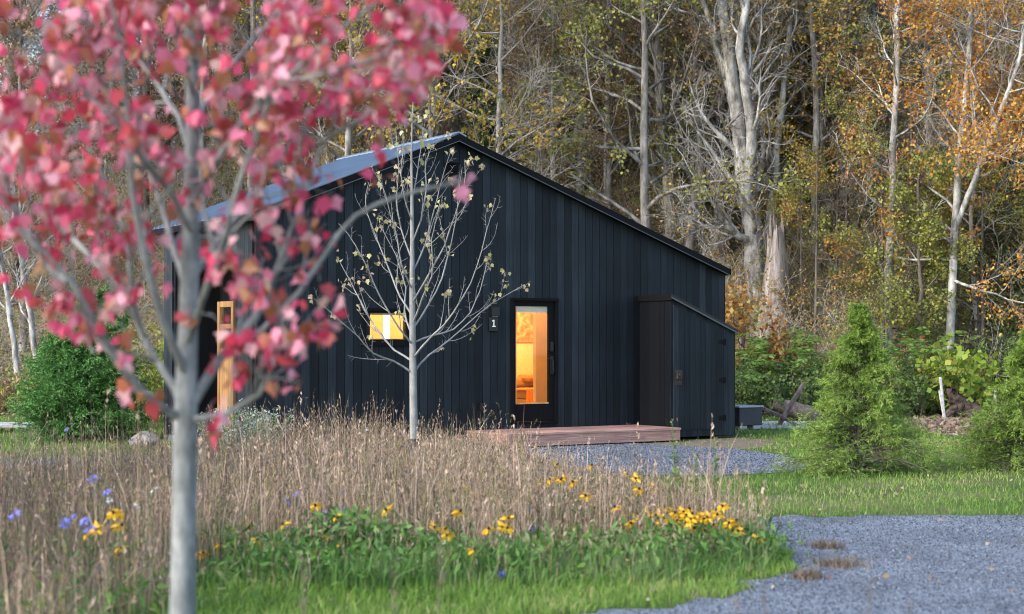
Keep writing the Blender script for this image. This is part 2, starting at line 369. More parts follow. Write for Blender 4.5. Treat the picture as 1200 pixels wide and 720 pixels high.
DIRT = ragged([G(715, 519), G(790, 518.5), G(862, 513.5), G(905, 516), G(900, 525), G(850, 528), G(780, 526), G(715, 524)], rng, 0.25, 0.06)
sheet('dirt_strip', DIRT, 0.004, M['dirt'])
sheet('gravel_pad', PATCH, 0.008, M['gravel'])
sheet('gravel_path', ragged([(-30, 23.2), (-14, 22.4), (-8, 22.2), (-5.0, 23.2), (-4.6, 22.0), (-6.0, 20.6), (-9, 19.6), (-14, 19.7), (-30, 20)], rng, 0.4, 0.07), 0.008, M['gravel'])
LITTER = [G(1065, 492), G(1180, 490), G(1200, 500), G(1130, 512), G(1080, 508)]
sheet('litter_bed', ragged(LITTER, rng, 0.4, 0.12), 0.005, M['dirt'])

# ------------------------------------------------------------------ cabin
TH = math.atan2(0.55, 0.835); CT, ST = math.cos(TH), math.sin(TH)
LX, LY = -3.79, 23.37
def HW(u, v, z=0.0):
    return (LX + CT * u - ST * v, LY + ST * u + CT * v, z)
W_, D_, UA = 9.13, 3.72, 3.44
ZL, ZA, ZR = 3.50, 4.86, 2.86
def ztop(u): return ZL + (ZA - ZL) * u / UA if u <= UA else ZA + (ZR - ZA) * (u - UA) / (W_ - UA)
DOOR = (4.51, 5.43, 0.30, 2.37); WIN = (1.77, 2.61, 1.60, 2.16)
def minus(z0, zt0, zt1, u0, u1, holes):
    """z intervals of a slice [u0,u1] left after the holes; last one carries the sloped top"""
    iv = [[z0, None]]
    for h in sorted(holes, key=lambda h: h[2]):
        if h[0] <= u0 + 1e-6 and u1 <= h[1] + 1e-6:
            last = iv.pop(); iv.append([last[0], h[2]]); iv.append([h[3], None])
    return iv
def boards(mb, U0, U1, v0, v1, zb, top, holes, width, gap, rnd, breaks=()):
    cuts = []
    u = U0
    while u < U1 - 1e-6:
        cuts.append((u, min(u + width, U1), rnd.random())); u += width
    edges = sorted(set([h[0] for h in holes] + [h[1] for h in holes] + list(breaks)))
    for a, bb, t in cuts:
        a2, b2 = a + gap / 2, bb - gap / 2
        xs = [a2] + [e for e in edges if a2 + 0.004 < e < b2 - 0.004] + [b2]
        for x0, x1 in zip(xs, xs[1:]):
            for z0, z1 in minus(zb, 0, 0, x0, x1, holes):
                za = top(x0) if z1 is None else z1; zz = top(x1) if z1 is None else z1
                if min(za, zz) - z0 > 0.01: mb.slopebox(x0, x1, v0, v1, z0, z0, za, zz, t)
rnd = random.Random(5)
cabin = empty('cabin', HW(0, 0), TH)
props(cabin, 'black board-clad cabin with steep metal gable roof and lit glass door', 'cabin')
fw = MB(); boards(fw, 0, W_, 0, 0.022, 0.12, ztop, [DOOR, WIN], 0.147, 0.007, rnd, (UA,))
fw.build('front_wall', M['black_board'], cabin)
bk = MB(); boards(bk, 0.02, W_ - 0.02, 0.022, 0.13, 0.10, lambda u: ztop(u) - 0.01, [DOOR, WIN], 0.6, 0.0, rnd, (UA,))
bk.build('wall_core', M['black_trim'], cabin)
ln = MB(); boards(ln, 0.13, W_ - 0.13, 0.131, 0.15, 0.30, lambda u: ztop(u) - 0.06, [DOOR, WIN], 0.9, 0.0, rnd, (UA,))
ln.slopebox(0.13, UA, D_ - 0.15, D_ - 0.13, 0.3, 0.3, ztop(0.13) - .06, ZA - .06); ln.slopebox(UA, W_ - .13, D_ - 0.15, D_ - 0.13, 0.3, 0.3, ZA - .06, ztop(W_ - .13) - .06)
ln.box(W_ - 0.15, W_ - 0.13, 0.15, D_ - 0.15, 0.3, ZR - 0.08)
ln.build('interior_lining', M['interior'], cabin)
fl = MB(); fl.box(0.85, W_ - 0.15, 0.151, D_ - 0.151, 0.2, 0.30); fl.build('floor', M['int_floor'], cabin)
# ceiling lining under the roof
ce = MB(); ce.slopebox(0.15, UA, 0.151, D_ - 0.151, ztop(.15) - .09, ZA - .09, ztop(.15) - .065, ZA - .065); ce.slopebox(UA, W_ - .15, 0.151, D_ - .151, ZA - .09, ztop(W_ - .15) - .09, ZA - .065, ztop(W_ - .15) - .065)
ce.build('ceiling', M['interior'], cabin)
bw = MB(); boards(bw, 0, W_, D_ - 0.13, D_, 0.12, ztop, [], 0.3, 0.004, rnd, (UA,)); bw.build('back_wall', M['black_board'], cabin)
rw = MB(); rw.box(W_ - 0.13, W_, 0.131, D_ - 0.131, 0.12, ZR); rw.build('right_wall', M['black_board'], cabin)
# left side wall (local u = 0 plane) with an entrance recess
lw = MB(); k = 0.0
def side_col(v0, v1, z0, z1, u0=0.0, u1=0.13): lw.box(u0, u1, v0, v1, z0, z1, rnd.random())
v = 0.131
RC0, RC1, RZ = 0.80, 3.25, 2.98
while v < D_ - 0.14:
    v1 = min(v + 0.14, D_ - 0.131)
    if v1 <= RC0 or v >= RC1: side_col(v, v1 - 0.006, 0.12, ZL - 0.01)
    else: side_col(v, v1 - 0.006, RZ, ZL - 0.01)
    v = v1
lw.build('left_wall', M['black_board'], cabin)
rc = MB()
rc.box(0.02, 0.85, RC0 - 0.05, RC0 - 0.01, 0.12, RZ); rc.box(0.02, 0.85, RC1 + 0.01, RC1 + 0.05, 0.12, RZ)
vv = RC0
while vv < RC1: rc.box(0.80, 0.849, vv, min(vv + 0.14, RC1) - 0.006, 0.3, RZ, rnd.random()) if not (0.95 < vv < 1.9) else rc.box(0.80, 0.849, vv, min(vv + 0.14, RC1) - 0.006, 2.55, RZ, rnd.random()); vv += 0.14
rc.box(0.02, 0.849, RC0, RC1, RZ + 0.002, RZ + 0.03); rc.box(-0.02, 0.80, RC0, RC1, 0.12, 0.22)
rc.build('porch_recess', M['black_board_shaded'], cabin)
# wood framed glazed side door in the recess
sdoor = MB(); sdoor.box(0.0, 0.06, 0.84, 0.93, 0.22, 2.28); sdoor.box(0.0, 0.06, 1.37, 1.46, 0.22, 2.28); sdoor.box(0.005, 0.055, 0.93, 1.37, 2.19, 2.28)
sdoor.box(0.005, 0.055, 0.93, 1.37, 1.86, 1.93); sdoor.box(0.01, 0.05, 0.93, 1.37, 0.22, 1.55, 0.9)
so = sdoor.build('side_door', M['side_wood'], cabin, bevel=0.004)
g = MB(); g.box(0.025, 0.035, 0.93, 1.37, 1.55, 2.19); g.build('pane', M['glass'], so)
# roof
OV, OE = 0.14, 0.16
def roof_line(u): 
    return ZL + 0.03 + (ZA - ZL) / UA * u if u <= UA else ZA + 0.03 + (ZR - ZA) / (W_ - UA) * (u - UA)
rf = MB()
zl0, za0, zr0 = roof_line(-OE), ZA + 0.03, roof_line(W_ + 0.02)
rf.slopebox(-OE, UA, -OV + 0.02, D_ + OV, zl0 + 0.045, za0 + 0.045, zl0 + 0.075, za0 + 0.075)
rf.slopebox(UA, W_ + 0.02, -OV + 0.02, D_ + OV, za0 + 0.045, zr0 + 0.045, za0 + 0.075, zr0 + 0.075)
vv = -OV + 0.06
while vv < D_ + OV:
    rf.slopebox(-OE - 0.005, UA - 0.03, vv, vv + 0.03, zl0 + 0.074, za0 + 0.064, zl0 + 0.105, za0 + 0.095)
    if vv > 0.3: rf.slopebox(UA + 0.15, W_ + 0.015, vv, vv + 0.03, za0 + 0.064, zr0 + 0.074, za0 + 0.095, zr0 + 0.105)
    vv += 0.19
ro = rf.build('roof', M['roof_metal'], cabin)
rcp = MB(); rcp.slopebox(UA - 0.14, UA, -OV + 0.01, D_ + OV + 0.01, za0 + 0.042, za0 + 0.097, za0 + 0.065, za0 + 0.12); rcp.slopebox(UA, UA + 0.14, -OV + 0.01, D_ + OV + 0.01, za0 + 0.097, za0 + 0.042, za0 + 0.12, za0 + 0.065)
rcp.build('ridge_cap', M['roof_metal'], ro)
fa = MB()
fa.slopebox(-OE + 0.003, UA, -OV, -OV + 0.019, zl0 - 0.03, za0 - 0.03, zl0 + 0.074, za0 + 0.074); fa.slopebox(UA, W_ + 0.022, -OV, -OV + 0.019, za0 - 0.03, zr0 - 0.03, za0 + 0.077, zr0 + 0.077)
fa.slopebox(-OE + 0.02, UA, -OV + 0.0195, D_ + OV - 0.02, zl0 - 0.025, za0 - 0.025, zl0 + 0.044, za0 + 0.044); fa.slopebox(UA, W_ + 0.01, -OV + 0.0195, D_ + OV - 0.02, za0 - 0.025, zr0 - 0.025, za0 + 0.044, zr0 + 0.044)
fa.build('fascia', M['black_trim'], ro)
de = MB(); de.slopebox(-OE, UA, -OV - 0.004, -OV - 0.0005, zl0 - 0.04, za0 - 0.04, zl0 - 0.028, za0 - 0.028); de.slopebox(UA, W_ + 0.018, -OV - 0.004, -OV - 0.0005, za0 - 0.04, zr0 - 0.04, za0 - 0.028, zr0 - 0.028)
de.slopebox(-OE, UA, -OV - 0.003, -OV + 0.03, zl0 + 0.0755, za0 + 0.0755, zl0 + 0.086, za0 + 0.086)
de.build('drip_edge', M['drip_metal'], ro)
eg = MB(); eg.box(-OE - 0.02, -OE + 0.001, -OV, D_ + OV, zl0 - 0.03, zl0 + 0.07); eg.build('eave_trim', M['black_trim'], ro)
fo = MB(); fo.box(0.05, W_ - 0.05, 0.04, D_ - 0.04, -0.1, 0.119); fo.build('foundation', M['concrete'], cabin)
# glass front door
dr = MB(); a0, a1, z0, z1 = DOOR
dr.box(a0 + 0.003, a0 + 0.045, -0.035, 0.12, z0, z1); dr.box(a1 - 0.045, a1 - 0.003, -0.035, 0.12, z0, z1); dr.box(a0 + 0.045, a1 - 0.045, -0.035, 0.12, z1 - 0.045, z1 - 0.002); dr.box(a0 + 0.045, a1 - 0.045, -0.045, 0.12, z0, z0 + 0.04)
dr.box(a0 - 0.01, a1 + 0.01, -0.055, -0.036, z1 - 0.03, z1 + 0.012)
for q0, q1, w0, w1 in ((a0 - 0.012, a0 + 0.03, z0, z1 + 0.011), (a1 - 0.03, a1 + 0.012, z0, z1 + 0.011)): dr.box(q0, q1, -0.034, -0.0008, w0, w1)
dr.box(a0 + 0.031, a1 - 0.031, -0.0345, -0.0008, z1 - 0.03, z1 + 0.010)
door = dr.build('door', M['black_trim'], cabin)
lf = MB(); gx0, gx1, gz0, gz1 = 4.612, 5.268, 0.645, 2.245
lf.box(a0 + 0.05, gx0, 0.0, 0.045, z0 + 0.045, z1 - 0.05); lf.box(gx1, a1 - 0.05, 0.0, 0.045, z0 + 0.045, z1 - 0.05); lf.box(gx0, gx1, 0.001, 0.044, z0 + 0.045, gz0); lf.box(gx0, gx1, 0.001, 0.044, gz1, z1 - 0.05)
lf.box(a0 + 0.0455, a0 + 0.10, 0.0455, 0.06, z0 + 0.041, z1 - 0.046); lf.box(a1 - 0.10, a1 - 0.0455, 0.0455, 0.06, z0 + 0.041, z1 - 0.046); lf.box(a0 + 0.1005, a1 - 0.1005, 0.046, 0.0505, gz1 + 0.001, z1 - 0.046)
lf.build('door_leaf', M['black_trim'], door)
tr = MB(); tr.box(gx0, gx1, -0.004, 0.012, gz0 - 0.012, gz0 + 0.012); tr.box(gx0 - 0.004, gx0 + 0.012, -0.004, 0.012, gz0 + .012, gz1); tr.build('glazing_bead', M['warm_wood'], door)
g = MB(); g.box(gx0, gx1, 0.018, 0.026, gz0, gz1); g.build('pane', M['glass'], door)
sh = MB(); sh.box(gx0 - 0.02, gx1 + 0.02, 0.052, 0.06, gz1 - 0.10, gz1 + 0.02); sh.cyl((gx0 - .02, 0.075, gz1 - 0.0), (gx1 + .02, 0.075, gz1 - 0.0), 0.028, 0.028); sh.build('roller_shade', M['shade'], door)
hd = MB(); hx = 5.325
hd.box(hx - 0.03, hx + 0.03, -0.02, 0.0, 1.50, 1.66); hd.box(hx - 0.022, hx + 0.022, -0.03, -0.019, 1.525, 1.61); hd.box(hx - 0.03, hx + 0.03, -0.018, 0.0, 1.12, 1.42)
hd.box(hx - 0.012, hx + 0.012, -0.065, -0.045, 1.14, 1.36); hd.box(hx - 0.012, hx + 0.012, -0.05, -0.017, 1.33, 1.36); hd.box(hx - 0.012, hx + 0.012, -0.05, -0.017, 1.14, 1.17); hd.box(hx - 0.11, hx - 0.02, -0.045, -0.03, 1.375, 1.39)
hd.build('handle', M['black_metal'], door, bevel=0.003)
# small window
a0, a1, z0, z1 = WIN
wf = MB(); wf.box(a0 + .002, a0 + 0.055, -0.03, 0.12, z0 + .002, z1 - .002); wf.box(a1 - 0.055, a1 - .002, -0.03, 0.12, z0 + .002, z1 - .002); wf.box(a0 + 0.055, a1 - 0.055, -0.03, 0.12, z0 + .002, z0 + 0.09); wf.box(a0 + 0.055, a1 - 0.055, -0.03, 0.12, z1 - 0.055, z1 - .002)
wf.box(a0 - 0.02, a1 + 0.02, -0.05, -0.031, z1 - 0.03, z1 + 0.015)
for q0, q1 in ((a0 - 0.012, a0 + 0.03), (a1 - 0.03, a1 + 0.012)): wf.box(q0, q1, -0.029, -0.0008, z0 - 0.012, z1 + 0.012)
for q0, q1 in ((z0 - 0.012, z0 + 0.03), (z1 - 0.03, z1 + 0.012)): wf.box(a0 + 0.031, a1 - 0.031, -0.0285, -0.0008, q0, q1)
wo = wf.build('window', M['black_trim'], cabin)
g = MB(); g.box(a0 + .055, a1 - .055, 0.03, 0.038, z0 + 0.09, z1 - 0.055); g.build('pane', M['glass'], wo)
fr_ = MB(); fr_.box(a0 + .055, a1 - .055, 0.05, 0.08, z1 - 0.085, z1 - 0.055); fr_.box(a0 + .055, a1 - .055, 0.05, 0.08, z0 + .09, z0 + .105); fr_.box(a0 + .055, a0 + .067, 0.0505, 0.0795, z0 + .1045, z1 - .0845); fr_.box(a1 - .067, a1 - .055, 0.0505, 0.0795, z0 + .1045, z1 - .0845); fr_.build('sash', M['warm_wood'], wo)
# louvred box made up in place of a fixture's shadow; outlet on the wall
ve = MB(); ve.box(3.27, 3.49, -0.02, 0.0, 4.22, 4.50)
for i in range(5): ve.box(3.285, 3.475, -0.045, -0.02, 4.235 + i * 0.05, 4.25 + i * 0.05)
ve.box(3.26, 3.50, -0.10, -0.02, 4.50, 4.515)
ve.build('shadow_louvre', M['black_trim'], cabin)
ou = MB(); ou.box(3.90, 3.96, -0.05, 0.0, 0.55, 0.66); ou.box(3.895, 3.965, -0.06, 0.0, 0.66, 0.668); ou.build('outlet_box', M['black_metal'], cabin, bevel=0.004)
# inner partition
pt = MB(); pt.box(5.69, 6.7, 1.0, 1.08, 0.30, 3.3); pt.build('partition', M['partition'], cabin)

# ---- things on and in the cabin
def hthing(name, u, v, z, label, cat, **kw):
    return props(empty(name, HW(u, v, z), TH), label, cat, **kw)
sg = hthing('house_number_sign', 4.16, -0.001, 1.83, 'small black house number plate reading 1 beside the glass door', 'sign')
p = MB(); p.box(-0.085, 0.085, -0.035, 0, 0, 0.235); p.build('plate', M['black_metal'], sg, bevel=0.006)
nm = MB(); nm.box(-0.008, 0.010, -0.04, -0.0355, 0.085, 0.185); nm.box(-0.032, 0.034, -0.04, -0.0355, 0.07, 0.0865)
nm.add([(-0.034, -0.0355, 0.157), (-0.034, -0.04, 0.157), (-0.034, -0.0355, 0.172), (-0.034, -0.04, 0.172), (-0.008, -0.0355, 0.165), (-0.008, -0.04, 0.165), (-0.008, -0.0355, 0.185), (-0.008, -0.04, 0.185)],
       [(0, 2, 3, 1), (1, 3, 7, 5), (0, 4, 6, 2), (2, 6, 7, 3), (0, 1, 5, 4), (4, 5, 7, 6)])
nm.build('numeral', M['white_paint'], sg)
wl = hthing('wall_light', 4.17, -0.001, 2.075, 'small unlit black wall light mounted just above the house number', 'wall light')
p = MB(); p.box(-0.075, 0.075, -0.09, 0, 0.0, 0.15); p.box(-0.06, 0.06, -0.03, 0, 0.15, 0.165); p.build('housing', M['black_metal'], wl, bevel=0.008)
p = MB(); p.box(-0.05, 0.05, -0.075, -0.02, -0.008, -0.001); p.build('lens', M['box_top'], wl)
scn = hthing('porch_lamp', 0.76, 1.75, 2.42, 'tiny lit lamp in the porch recess on the cabin left side', 'lamp')
p = MB(); p.box(-0.03, 0.035, -0.04, 0.04, -0.05, 0.09); p.build('bracket', M['black_metal'], scn)
p = MB(); p.cyl((-0.055, 0, -0.06), (-0.055, 0, 0.03), 0.018, 0.018); p.build('bulb', M['sconce_glow'], scn)
# interior furniture
so = hthing('sofa', 7.6, 3.0, 0.302, 'low ochre sofa seen through the lit glass door', 'sofa')
p = MB(); p.box(-0.95, 1.0, -0.35, 0.5, 0.12, 0.30); p.build('base', M['sofa'], so, bevel=0.03)
p = MB(); p.box(-0.93, 0.98, -0.38, 0.30, 0.30, 0.46); p.build('seat', M['sofa'], so, bevel=0.05)
p = MB(); p.bar((-0.9, 0.40, 0.60), (0.95, 0.40, 0.60), 0.42, 0.18); p.build('backrest', M['sofa'], so, bevel=0.05)
for q in (-0.9, 0.9):
    for r_ in (-0.28, 0.4):
        p = MB(); p.cyl((q, r_, 0), (q, r_, 0.12), 0.02, 0.03); p.build('leg', M['black_metal'], so)
cu = hthing('sofa_cushion', 7.1, 3.18, 0.775, 'rust orange cushion leaning on the sofa back behind the glass door', 'cushion')
p = MB(); p.bar((-0.24, 0, 0.21), (0.24, 0, 0.21), 0.40, 0.13); p.build('cushion_cover', M['sofa'], cu, bevel=0.055)
bl = hthing('knit_blanket', 6.85, 2.9, 0.755, 'bright orange knitted blanket draped over the sofa seat', 'blanket')
p = MB()
for i in range(8): p.box(-0.30 + i * 0.06, -0.245 + i * 0.06, -0.325, 0.20, 0.012 + 0.006 * (i % 2), 0.045 + 0.006 * (i % 2)); p.box(-0.30 + i * 0.06, -0.245 + i * 0.06, -0.345, -0.325, -0.26 - 0.02 * (i % 3), 0.045 + 0.006 * (i % 2))
p.build('knit', M['blanket'], bl, bevel=0.008)
pic = hthing('framed_painting', 7.25, D_ - 0.152, 1.66, 'framed orange blossom painting on the wall above the sofa', 'painting')
p = MB(); p.box(-0.7, 0.7, -0.03, 0, 0.0, 0.05); p.box(-0.7, 0.7, -0.03, 0, 0.62, 0.66); p.box(-0.7, -0.66, -0.03, 0, 0.05, 0.62); p.box(0.66, 0.7, -0.03, 0, 0.05, 0.62); p.build('frame', M['warm_wood'], pic)
p = MB(); p.box(-0.66, 0.66, -0.02, 0, 0.05, 0.62); p.build('canvas', M['canvas'], pic)
fla = hthing('column_lamp', 2.86, 1.2, 0.302, 'tall glowing white column lamp seen through the small window', 'lamp')
p = MB(); p.box(-0.042, 0.042, -0.042, 0.042, 0.03, 2.1); p.build('lamp_shade', M['lamp_glow'], fla, bevel=0.01)
p = MB(); p.cyl((0, 0, 0), (0, 0, 0.03), 0.13, 0.13, 20); p.build('lamp_base', M['black_metal'], fla)
def plight(name, u, v, z, e, col, size=0.12):
    d = bpy.data.lights.new(name, 'POINT'); d.energy = e; d.color = col; d.shadow_soft_size = size
    o = bpy.data.objects.new(name, d); COL.objects.link(o); o.location = HW(u, v, z)
plight('ceiling_bulb', 6.2, 2.4, 2.7, 84, (1.0, 0.63, 0.25))
plight('partition_fill', 5.15, 0.5, 2.72, 13, (1.0, 0.63, 0.28), 0.08)  # added unseen lamp, brightens the front of the partition
plight('ceiling_bulb', 3.0, 2.6, 3.1, 34, (1.0, 0.66, 0.22))
plight('porch_bulb', 0.62, 1.75, 2.38, 0.8, (1.0, 0.6, 0.25), 0.03)

# ---- lean-to storage shed on the gable
SU0, SU1, SV = 7.16, 8.60, 0.87
S = hthing('storage_shed', SU0, -SV, 0, 'low black lean-to storage shed with sloping roof beside the deck', 'shed')
SW = SU1 - SU0
def st(u): return 2.40 + (1.82 - 2.40) * u / SW
sdr = (0.06, 1.12, 0.16, 9)
p = MB(); boards(p, 0, SW, 0, 0.022, 0.05, st, [], 0.118, 0.005, rnd); p.build('front_wall', M['black_board'], S)
p = MB(); y = 0.023
while y < SV - 0.03: p.box(0, 0.022, y, min(y + 0.14, SV - 0.025) - 0.005, 0.05, 2.40, rnd.random()); y += 0.14
p.build('left_wall', M['black_board_shaded'], S)
p = MB(); p.box(SW - 0.022, SW, 0.023, SV - 0.025, 0.05, st(SW)); p.build('right_wall', M['black_board'], S)
p = MB(); p.slopebox(0.023, SW - 0.023, 0.03, SV - 0.03, 0.04, 0.04, 2.38, 1.81); p.build('core', M['black_trim'], S)
p = MB(); p.slopebox(-0.02, SW + 0.03, -0.05, SV - 0.025, st(-.02) + 0.004, st(SW + .03) + 0.004, st(-.02) + 0.06, st(SW + .03) + 0.06); p.box(-0.03, -0.0205, -0.05, SV - 0.025, 2.36, 2.47)
sr = p.build('roof', M['black_metal'], S)
p = MB(); p.slopebox(-0.02, SW + 0.03, -0.056, -0.051, st(-.02) - 0.012, st(SW + .03) - 0.012, st(-.02) + 0.012, st(SW + .03) + 0.012); p.build('drip_edge', M['drip_metal'], sr)
p = MB(); x0, x1 = 0.05, 1.15; y0, y1 = -0.018, -0.001
u = x0; k = 0
while u < x1 - 0.01:
    u1 = min(u + 0.118, x1); p.slopebox(u + 0.002, u1 - 0.003, y0, y1, 0.17, 0.17, st(u) - 0.10, st(u1) - 0.10, rnd.random()); u = u1
sdo = p.build('door', M['black_board'], S)
for hz in (1.66, 1.0, 0.35):
    p = MB(); p.box(1.06, 1.15, -0.026, -0.0185, hz - 0.035, hz + 0.035); p.box(1.165, 1.22, -0.012, -0.0005, hz - 0.05, hz + 0.05); p.cyl((1.158, -0.016, hz - 0.055), (1.158, -0.016, hz + 0.055), 0.011, 0.011); p.build('hinge', M['black_trim'], sdo)
p = MB(); p.box(0.075, 0.23, -0.03, -0.0185, 0.93, 1.19); p.box(0.10, 0.21, -0.075, -0.03, 1.03, 1.16); p.cyl((0.155, -0.075, 1.10), (0.155, -0.09, 1.10), 0.04, 0.035); p.build('latch', M['rust_metal'], sdo, bevel=0.004)
# ---- deck
DU1, DL, DP = 7.05, 3.4, 1.26
dk = hthing('cedar_deck', DU1 - DL, -DP, 0, 'low reddish cedar deck step in front of the glass door', 'deck')
p = MB(); y = 0.0
while y < DP - 0.06: p.box(-0.01, DL + 0.015, y - 0.012, min(y + 0.139, DP - 0.03), 0.198, 0.235, rnd.random()); y += 0.145
p.build('deck_boards', M['deck_wood'], dk, bevel=0.004)
p = MB(); p.box(0, DL, 0.0, 0.035, 0.03, 0.196, 0.3); p.box(DL - 0.035, DL - 0.002, 0.036, DP - 0.04, 0.03, 0.196, 0.2); p.box(0.002, 0.035, 0.036, DP - 0.04, 0.03, 0.196, 0.2)
p.build('rim_boards', M['deck_wood'], dk)
p = MB(); p.box(0.06, DL - 0.06, 0.05, DP - 0.06, -0.05, 0.19); p.build('joists', M['black_trim'], dk)

# ------------------------------------------------------------------ plant machinery (numpy)
def tubes(Pts, Rad, sides, rng):
    """Pts (B,n,3), Rad (B,n) -> V, F"""
    B, n, _ = Pts.shape
    if B == 0: return np.zeros((0, 3)), np.zeros((0, 4), int)
    T = np.gradient(Pts, axis=1); T = norm(T)
    ref = np.array([0.31, 0.77, 0.17]) if sides <= 4 else np.array([0.9, 0.43, 0.02])
    U = norm(np.cross(T, ref)); Vv = np.cross(T, U)
    q = np.arange(sides) * 2 * np.pi / sides
    ring = Pts[:, :, None, :] + Rad[:, :, None, None] * (np.cos(q)[None, None, :, None] * U[:, :, None, :] + np.sin(q)[None, None, :, None] * Vv[:, :, None, :])
    V = ring.reshape(-1, 3)
    b = (np.arange(B) * n * sides)[:, None, None]; i = (np.arange(n - 1) * sides)[None, :, None]; s = np.arange(sides)[None, None, :]
    s2 = (s + 1) % sides
    Fq = np.stack([b + i + s, b + i + s2, b + i + sides + s2, b + i + sides + s], -1).reshape(-1, 4)
    return V, Fq
class Geo:
    def __init__(s): s.V = []; s.F = {}; s.T = {}; s.n = 0
    def add(s, V, Fq, tint=None, rng=None):
        if len(V) == 0: return
        k = Fq.shape[1]
        s.V.append(V); s.F.setdefault(k, []).append(Fq + s.n); s.n += len(V)
        s.T.setdefault(k, []).append(np.full(len(Fq), 0.5) if tint is None else tint)
    def mesh(s, name, smooth=False):
        ks = sorted(s.F)
        return np_mesh(name, np.concatenate(s.V), [np.concatenate(s.F[k]) for k in ks], np.concatenate([np.concatenate(s.T[k]) for k in ks]), smooth)
def kids(Pp, Rp, per, f0, f1, ang, length, n, rng, up=0.1, wander=0.12, rs=0.55, rend=0.25, taper=0.5, rmin=0.003, flat=0.0, tpow=1.0):
    """children of the branches Pp (B,m,3)"""
    B, m, _ = Pp.shape
    t = (np.arange(per)[None, :] + rng.random((B, per))) / per * (f1 - f0) + f0
    x = t * (m - 1); i = np.minimum(x.astype(int), m - 2); fr = (x - i)[..., None]
    bi = np.arange(B)[:, None]
    a = Pp[bi, i]; c = Pp[bi, i + 1]
    pos = (a * (1 - fr) + c * fr).reshape(-1, 3); T = norm(c - a).reshape(-1, 3)
    rp = (Rp[bi, i] * (1 - fr[..., 0]) + Rp[bi, i + 1] * fr[..., 0]).reshape(-1)
    tt = t.reshape(-1)
    N = len(pos)
    rv = rng.normal(size=(N, 3)); rv[:, 2] *= (1 - flat)
    perp = norm(rv - (rv * T).sum(1, keepdims=True) * T)
    an = np.radians(rng.uniform(ang[0], ang[1], N))[:, None]
    d = np.cos(an) * T + np.sin(an) * perp
    Ls = length * rng.uniform(0.6, 1.15, N) * (1 - taper * tt ** tpow)
    pts = np.zeros((N, n, 3)); pts[:, 0] = pos; step = (Ls / (n - 1))[:, None]
    for k in range(1, n):
        d = norm(d + np.array([0, 0, up]) + rng.normal(size=(N, 3)) * wander)
        pts[:, k] = pts[:, k - 1] + d * step
    r0 = np.maximum(np.minimum(rp * rs, Ls * 0.035), rmin)
    rad = r0[:, None] * np.linspace(1, rend, n)[None, :]
    return pts, np.maximum(rad, rmin * 0.6)
def trunk_line(h, r, rng, n=12, lean=(0, 0), wander=0.03, rend=0.15, base=(0, 0, 0), flare=0.25):
    z = np.linspace(0, 1, n); p = np.zeros((n, 3))
    w = np.cumsum(rng.normal(0, wander, (n, 2)), 0) * h / n; w -= w[0]
    p[:, 0] = base[0] + lean[0] * h * z + w[:, 0]; p[:, 1] = base[1] + lean[1] * h * z + w[:, 1]; p[:, 2] = base[2] + h * z
    rad = r * (1 - (1 - rend) * z ** 0.9); rad[0] *= 1 + flare
    return p[None], rad[None]
def leaves(pos, size, rng, aspect=0.7, droop=0.3, tint=None, dirs=None, spread=0.0):
    """diamond leaves (n,3) -> V, F, tint"""
    N = len(pos)
    if spread: pos = pos + rng.normal(0, spread, (N, 3))
    if dirs is None:
        dirs = rng.normal(size=(N, 3)); dirs[:, 2] -= droop
    d = norm(dirs); rv = norm(rng.normal(size=(N, 3))); s = norm(np.cross(d, rv)); nn = np.cross(d, s)
    L = size * rng.uniform(0.6, 1.25, N)[:, None]
    Wd = L * aspect * 0.5
    a = pos; b = pos + d * L * 0.5 + s * Wd + nn * L * 0.08; c = pos + d * L; e = pos + d * L * 0.5 - s * Wd + nn * L * 0.08
    V = np.stack([a, b, c, e], 1).reshape(-1, 3)
    Fq = np.arange(N * 4).reshape(N, 4)
    if tint is None: tint = rng.random(N)
    return V, Fq, tint
def pick(Pt, per, rng, f0=0.2, f1=1.0):
    B, n, _ = Pt.shape
    t = rng.uniform(f0, f1, (B, per)); x = t * (n - 1); i = np.minimum(x.astype(int), n - 2); fr = (x - i)[..., None]
    bi = np.arange(B)[:, None]
    return (Pt[bi, i] * (1 - fr) + Pt[bi, i + 1] * fr).reshape(-1, 3)
def resample(pts, rad, n):
    pts = np.asarray(pts, float); s = np.concatenate([[0], np.cumsum(np.linalg.norm(np.diff(pts, axis=0), axis=1))]); s /= s[-1]
    q = np.linspace(0, 1, n)
    # smooth (Catmull-like) by resampling finely and averaging
    f = np.linspace(0, 1, 60); fine = np.stack([np.interp(f, s, pts[:, k]) for k in range(3)], 1)
    for _ in range(3): fine[1:-1] = (fine[:-2] + 2 * fine[1:-1] + fine[2:]) / 4
    out = np.stack([np.interp(q, f, fine[:, k]) for k in range(3)], 1)
    return out, np.interp(q, s, np.asarray(rad, float))

def clumps(V, Pt, rng, per, spread, keep=1.0):
    pass

